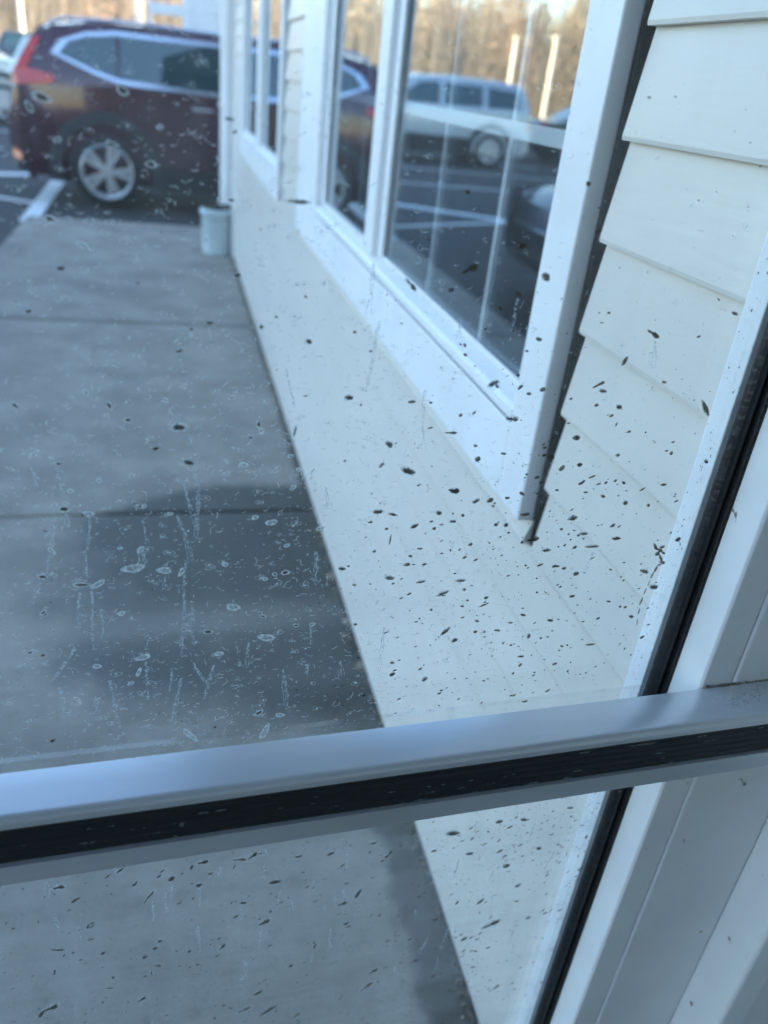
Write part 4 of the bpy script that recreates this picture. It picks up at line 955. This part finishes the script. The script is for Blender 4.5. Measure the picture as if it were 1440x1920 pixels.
make_car('parked_suv', 'maroon hatchback suv with red L shaped tail lamp, parked beyond the pavement end', 'cars in the parking lot', (-1.52,8.92+.92,LOT), 0, M['maroon'])
make_car('parked_wagon', 'silver grey boxy wagon parked in the row behind the maroon suv', 'cars in the parking lot', (-6.8,18.0+.92,LOT), 0, M['silver'], 'wagon')
make_car('parked_sedan', 'dark sedan parked beyond the silver wagon, reflected at the right of the near window', 'cars in the parking lot', (-8.3,21.9,LOT), pi*1.02, M['dark_paint'], 'sedan')
far = [('red sedan parked in the far sunlit row, leftmost car there', -9.9, 33.4, M['red_paint'], 'sedan'), ('white sedan parked in the far sunlit row beside the red one', -7.2, 33.6, M['white_paint'], 'sedan'),
       ('blue wagon parked in the far sunlit row', -4.45, 33.3, M['blue_paint'], 'wagon'), ('dark wagon parked in the far sunlit row, right of the blue one', -1.7, 33.5, M['dark_paint'], 'wagon')]
for lb, x, y, mt, kd in far:
    make_car('parked_car', lb, 'cars in the parking lot', (x, y-2.2, LOT), pi/2, mt, kd)
make_car('parked_sedan', 'blue black sedan nosed up to the pavement edge, seen only mirrored in the near window', 'cars in the parking lot', (-6.25,5.5,LOT), 0, M['blue_paint'], 'sedan')

# ------------------------------------------------------------------ unseen long wing on the right, added to shade the lot
wg = empty('shade_wing', (5,7.6,LOT)); tag(wg, 'unseen long white gabled wing, added behind the storefront corner to shade the lot', 'building')
MB().box(0,15,0,16.4,0,4.2).build('wall', M['siding'], wg)
MB().prism([(-.4,4.202),(15.4,4.202),(7.5,7.2)], -.3, 16.7, 'y').build('roof', M['roof'], wg)

# ------------------------------------------------------------------ white porch across the lot
PY = 21.5
po = empty('white_porch', (.2,PY,LOT)); tag(po, 'pale blue white porch front with window openings beyond the maroon suv', 'porch')
def pz(z14): return (1.28+(z14-1.28)*PY/14)-LOT
def px_(x14): return x14*PY/14-.2
H = 3.6
for a, b in ((-.298,-.238),(.19,.34),(.34,1.4)):
    MB().box(px_(a), px_(b)-.004, 0, .25, 0, H).build('pier', M['trim'], po, bevel=.01)
MB().box(px_(-.237), px_(.189), .02, .22, 0, pz(1.55)).build('parapet', M['trim'], po)
MB().box(px_(-.237), px_(.189), .02, .22, pz(1.845), pz(1.985)).build('beam', M['trim'], po)
MB().box(px_(-.237), px_(.189), .02, .22, pz(2.35), H).build('beam', M['trim'], po)
MB().box(px_(-.6), px_(1.9), -.3, .8, H+.01, H+.3).build('roof', M['trim'], po)
for i in range(14):
    MB().box(px_(.34)+.004, px_(1.4)-.02, -.018, -.002, .12+.25*i, .12+.25*i+.235).build('wall_board', M['trim'], po)
pp = empty('porch_post', (-.425*28/14,28,LOT)); tag(pp, 'sunlit cream wooden post standing left of the white porch', 'post')
MB().prism([(-.11,-.11),(.11,-.11),(.11,.11),(-.11,.11)], 0, 4.6, 'z').build('shaft', M['pole'], pp, bevel=.015)
MB().box(-.15,.15,-.15,.15,4.602,4.68).build('cap', M['pole'], pp)

def light_pole(x, y, top, label):
    o = empty('light_pole', (x,y,LOT)); tag(o, label, 'light pole', 'lamp posts at the lot edge')
    MB().tube([(0,0,.5),(0,0,top-LOT)], [.13,.11], 12).build('shaft', M['pole'], o, smooth=False)
    MB().tube([(0,0,0),(0,0,.499)], [.24,.24], 16).build('base', M['kerb'], o)
    MB().box(-.16,.16,-.35,.16,top-LOT+.001,top-LOT+.10).build('lamp_head', M['pole'], o, bevel=.02)
light_pole(-15.4, 42, 3.85, 'cream lamp post, left one of the pair mirrored in the near window')
light_pole(-16.6, 40, 3.95, 'cream lamp post, right one of the pair mirrored in the near window')
light_pole(-6.4, 44, 4.2, 'cream lamp post at the lot edge behind the silver wagon')

# ------------------------------------------------------------------ winter trees
def make_tree(seed, h, spread, leafy):
    r = random.Random(seed); tr = MB(); cr = MB()
    tr.tube([(0,0,-.2),(r.uniform(-.1,.1),0,h*.3),(r.uniform(-.25,.25),r.uniform(-.2,.2),h*.62),(r.uniform(-.3,.3),0,h*.9)], [h*.019,h*.015,h*.010,h*.003], 7)
    def branch(p, d, l, rad, lev):
        q = p + d*l*.5 + Vector((r.gauss(0,.05),r.gauss(0,.05),r.gauss(0,.05)))*l; e = p + d*l + Vector((0,0,.12*l))
        cr.tube([p,q,e], [rad,rad*.7,rad*.35], 4 if lev == 0 else 3, caps=False)
        if lev == 2:
            return
        for i in range(6 if lev == 0 else 7):
            t = r.uniform(.25,1); s = p.lerp(e, t)
            dd = (d*.7 + Vector((r.gauss(0,.6),r.gauss(0,.6),r.uniform(-.1,.7)))).normalized()
            branch(s, dd, l*r.uniform(.35,.6), rad*.42, lev+1)
    for i in range(15):
        z = h*(.22+.70*i/15); a = r.uniform(0,6.28); k = (1-(z/h-.25)*.8)
        d = Vector((cos(a),sin(a),r.uniform(.25,.9))).normalized()
        branch(Vector((0,0,z)), d, spread*k*r.uniform(.7,1.1), h*.0055, 0)
    if leafy:
        for i in range(700):
            z = h*r.uniform(.15,1); k = spread*.75*(1.05-z/h)+.15; a = r.uniform(0,6.28); q = k*sqrt(r.random())
            c = Vector((q*cos(a),q*sin(a),z)); s = r.uniform(.12,.3)
            u = Vector((r.gauss(0,1),r.gauss(0,1),r.gauss(0,.5))).normalized()*s; v = Vector((r.gauss(0,1),r.gauss(0,1),-.6)).normalized()*s
            cr.quad(tuple(c-u), tuple(c+v), tuple(c+u))
    else:
        for i in range(1500):      # clinging leaves and fine twig tips
            z = h*r.uniform(.12,1.0); k = spread*(1.15-z/h)+.3; a = r.uniform(0,6.28); q = k*sqrt(r.random())
            c = Vector((q*cos(a),q*sin(a),z)); s = r.uniform(.05,.14); u = Vector((r.gauss(0,1),r.gauss(0,1),r.gauss(0,1))).normalized()*s; v = Vector((0,0,1))*s*r.uniform(1,3)
            cr.quad(tuple(c-u), tuple(c+v), tuple(c+u))
    a = tr.mesh('trunk'); a.materials.append(M['bark']); b = cr.mesh('crown'); b.materials.append(M['leaf'] if leafy else (M['twig'] if seed % 2 else M['twig2']))
    return a, b
TREES = [make_tree(41,11.5,3.0,0), make_tree(42,10.5,2.6,0), make_tree(43,12.5,2.8,0), make_tree(44,9.0,3.2,0), make_tree(45,8.5,1.9,1), make_tree(46,11,2.2,0)]
R5 = random.Random(5)
KINDS = ['tall bare winter tree with warm tan twigs', 'slim bare winter tree with tan twigs', 'bare winter tree with a straight high trunk', 'low spreading bare winter tree', 'small dark evergreen among the bare trees', 'narrow bare winter tree with upright limbs']
for row, (dist, step) in enumerate(((58,2.9),(66,2.6),(74,2.6),(83,2.4),(93,2.4),(104,2.4))):
    az = -36.0 + row*.8
    while az < 9:
        k = R5.choice((0,1,2,3,5,0,1,2,5,4)); d = dist+R5.uniform(-3,3); a = radians(az)
        s = R5.uniform(.72,1.0)*(.82+.035*row)
        t = empty('bare_tree' if k != 4 else 'evergreen_tree', (d*sin(a), d*cos(a), LOT-.05), R5.uniform(0,6.28)); t.scale = (s,s,s)
        tag(t, KINDS[k]+' in the sunlit wood beyond the lot', 'tree', 'trees of the wood beyond the lot, '+('evergreens' if k == 4 else 'bare kind %s' % 'ABCDEF'[k]))
        link('trunk', TREES[k][0], None, t); link('crown', TREES[k][1], None, t)
        az += math.degrees(step*R5.uniform(.6,1.4)/d)
# brush at the foot of the wood: nobody could count it
br = MB()
for i in range(16000):
    a = radians(R5.uniform(-38,10)); d = R5.uniform(52,110); x, y = d*sin(a), d*cos(a); h = R5.uniform(.6,4.2) if i % 3 else R5.uniform(3,8)
    l = R5.uniform(-.5,.5); wd = .02+.012*h
    br.quad((x-wd,y,LOT-.1),(x+wd,y,LOT-.1),(x+l*h*.5,y+R5.uniform(-.4,.4),LOT+h))
tag(br.build('brushwood', M['twig2'], None), 'tan brushwood and saplings at the foot of the wood', kind='stuff')
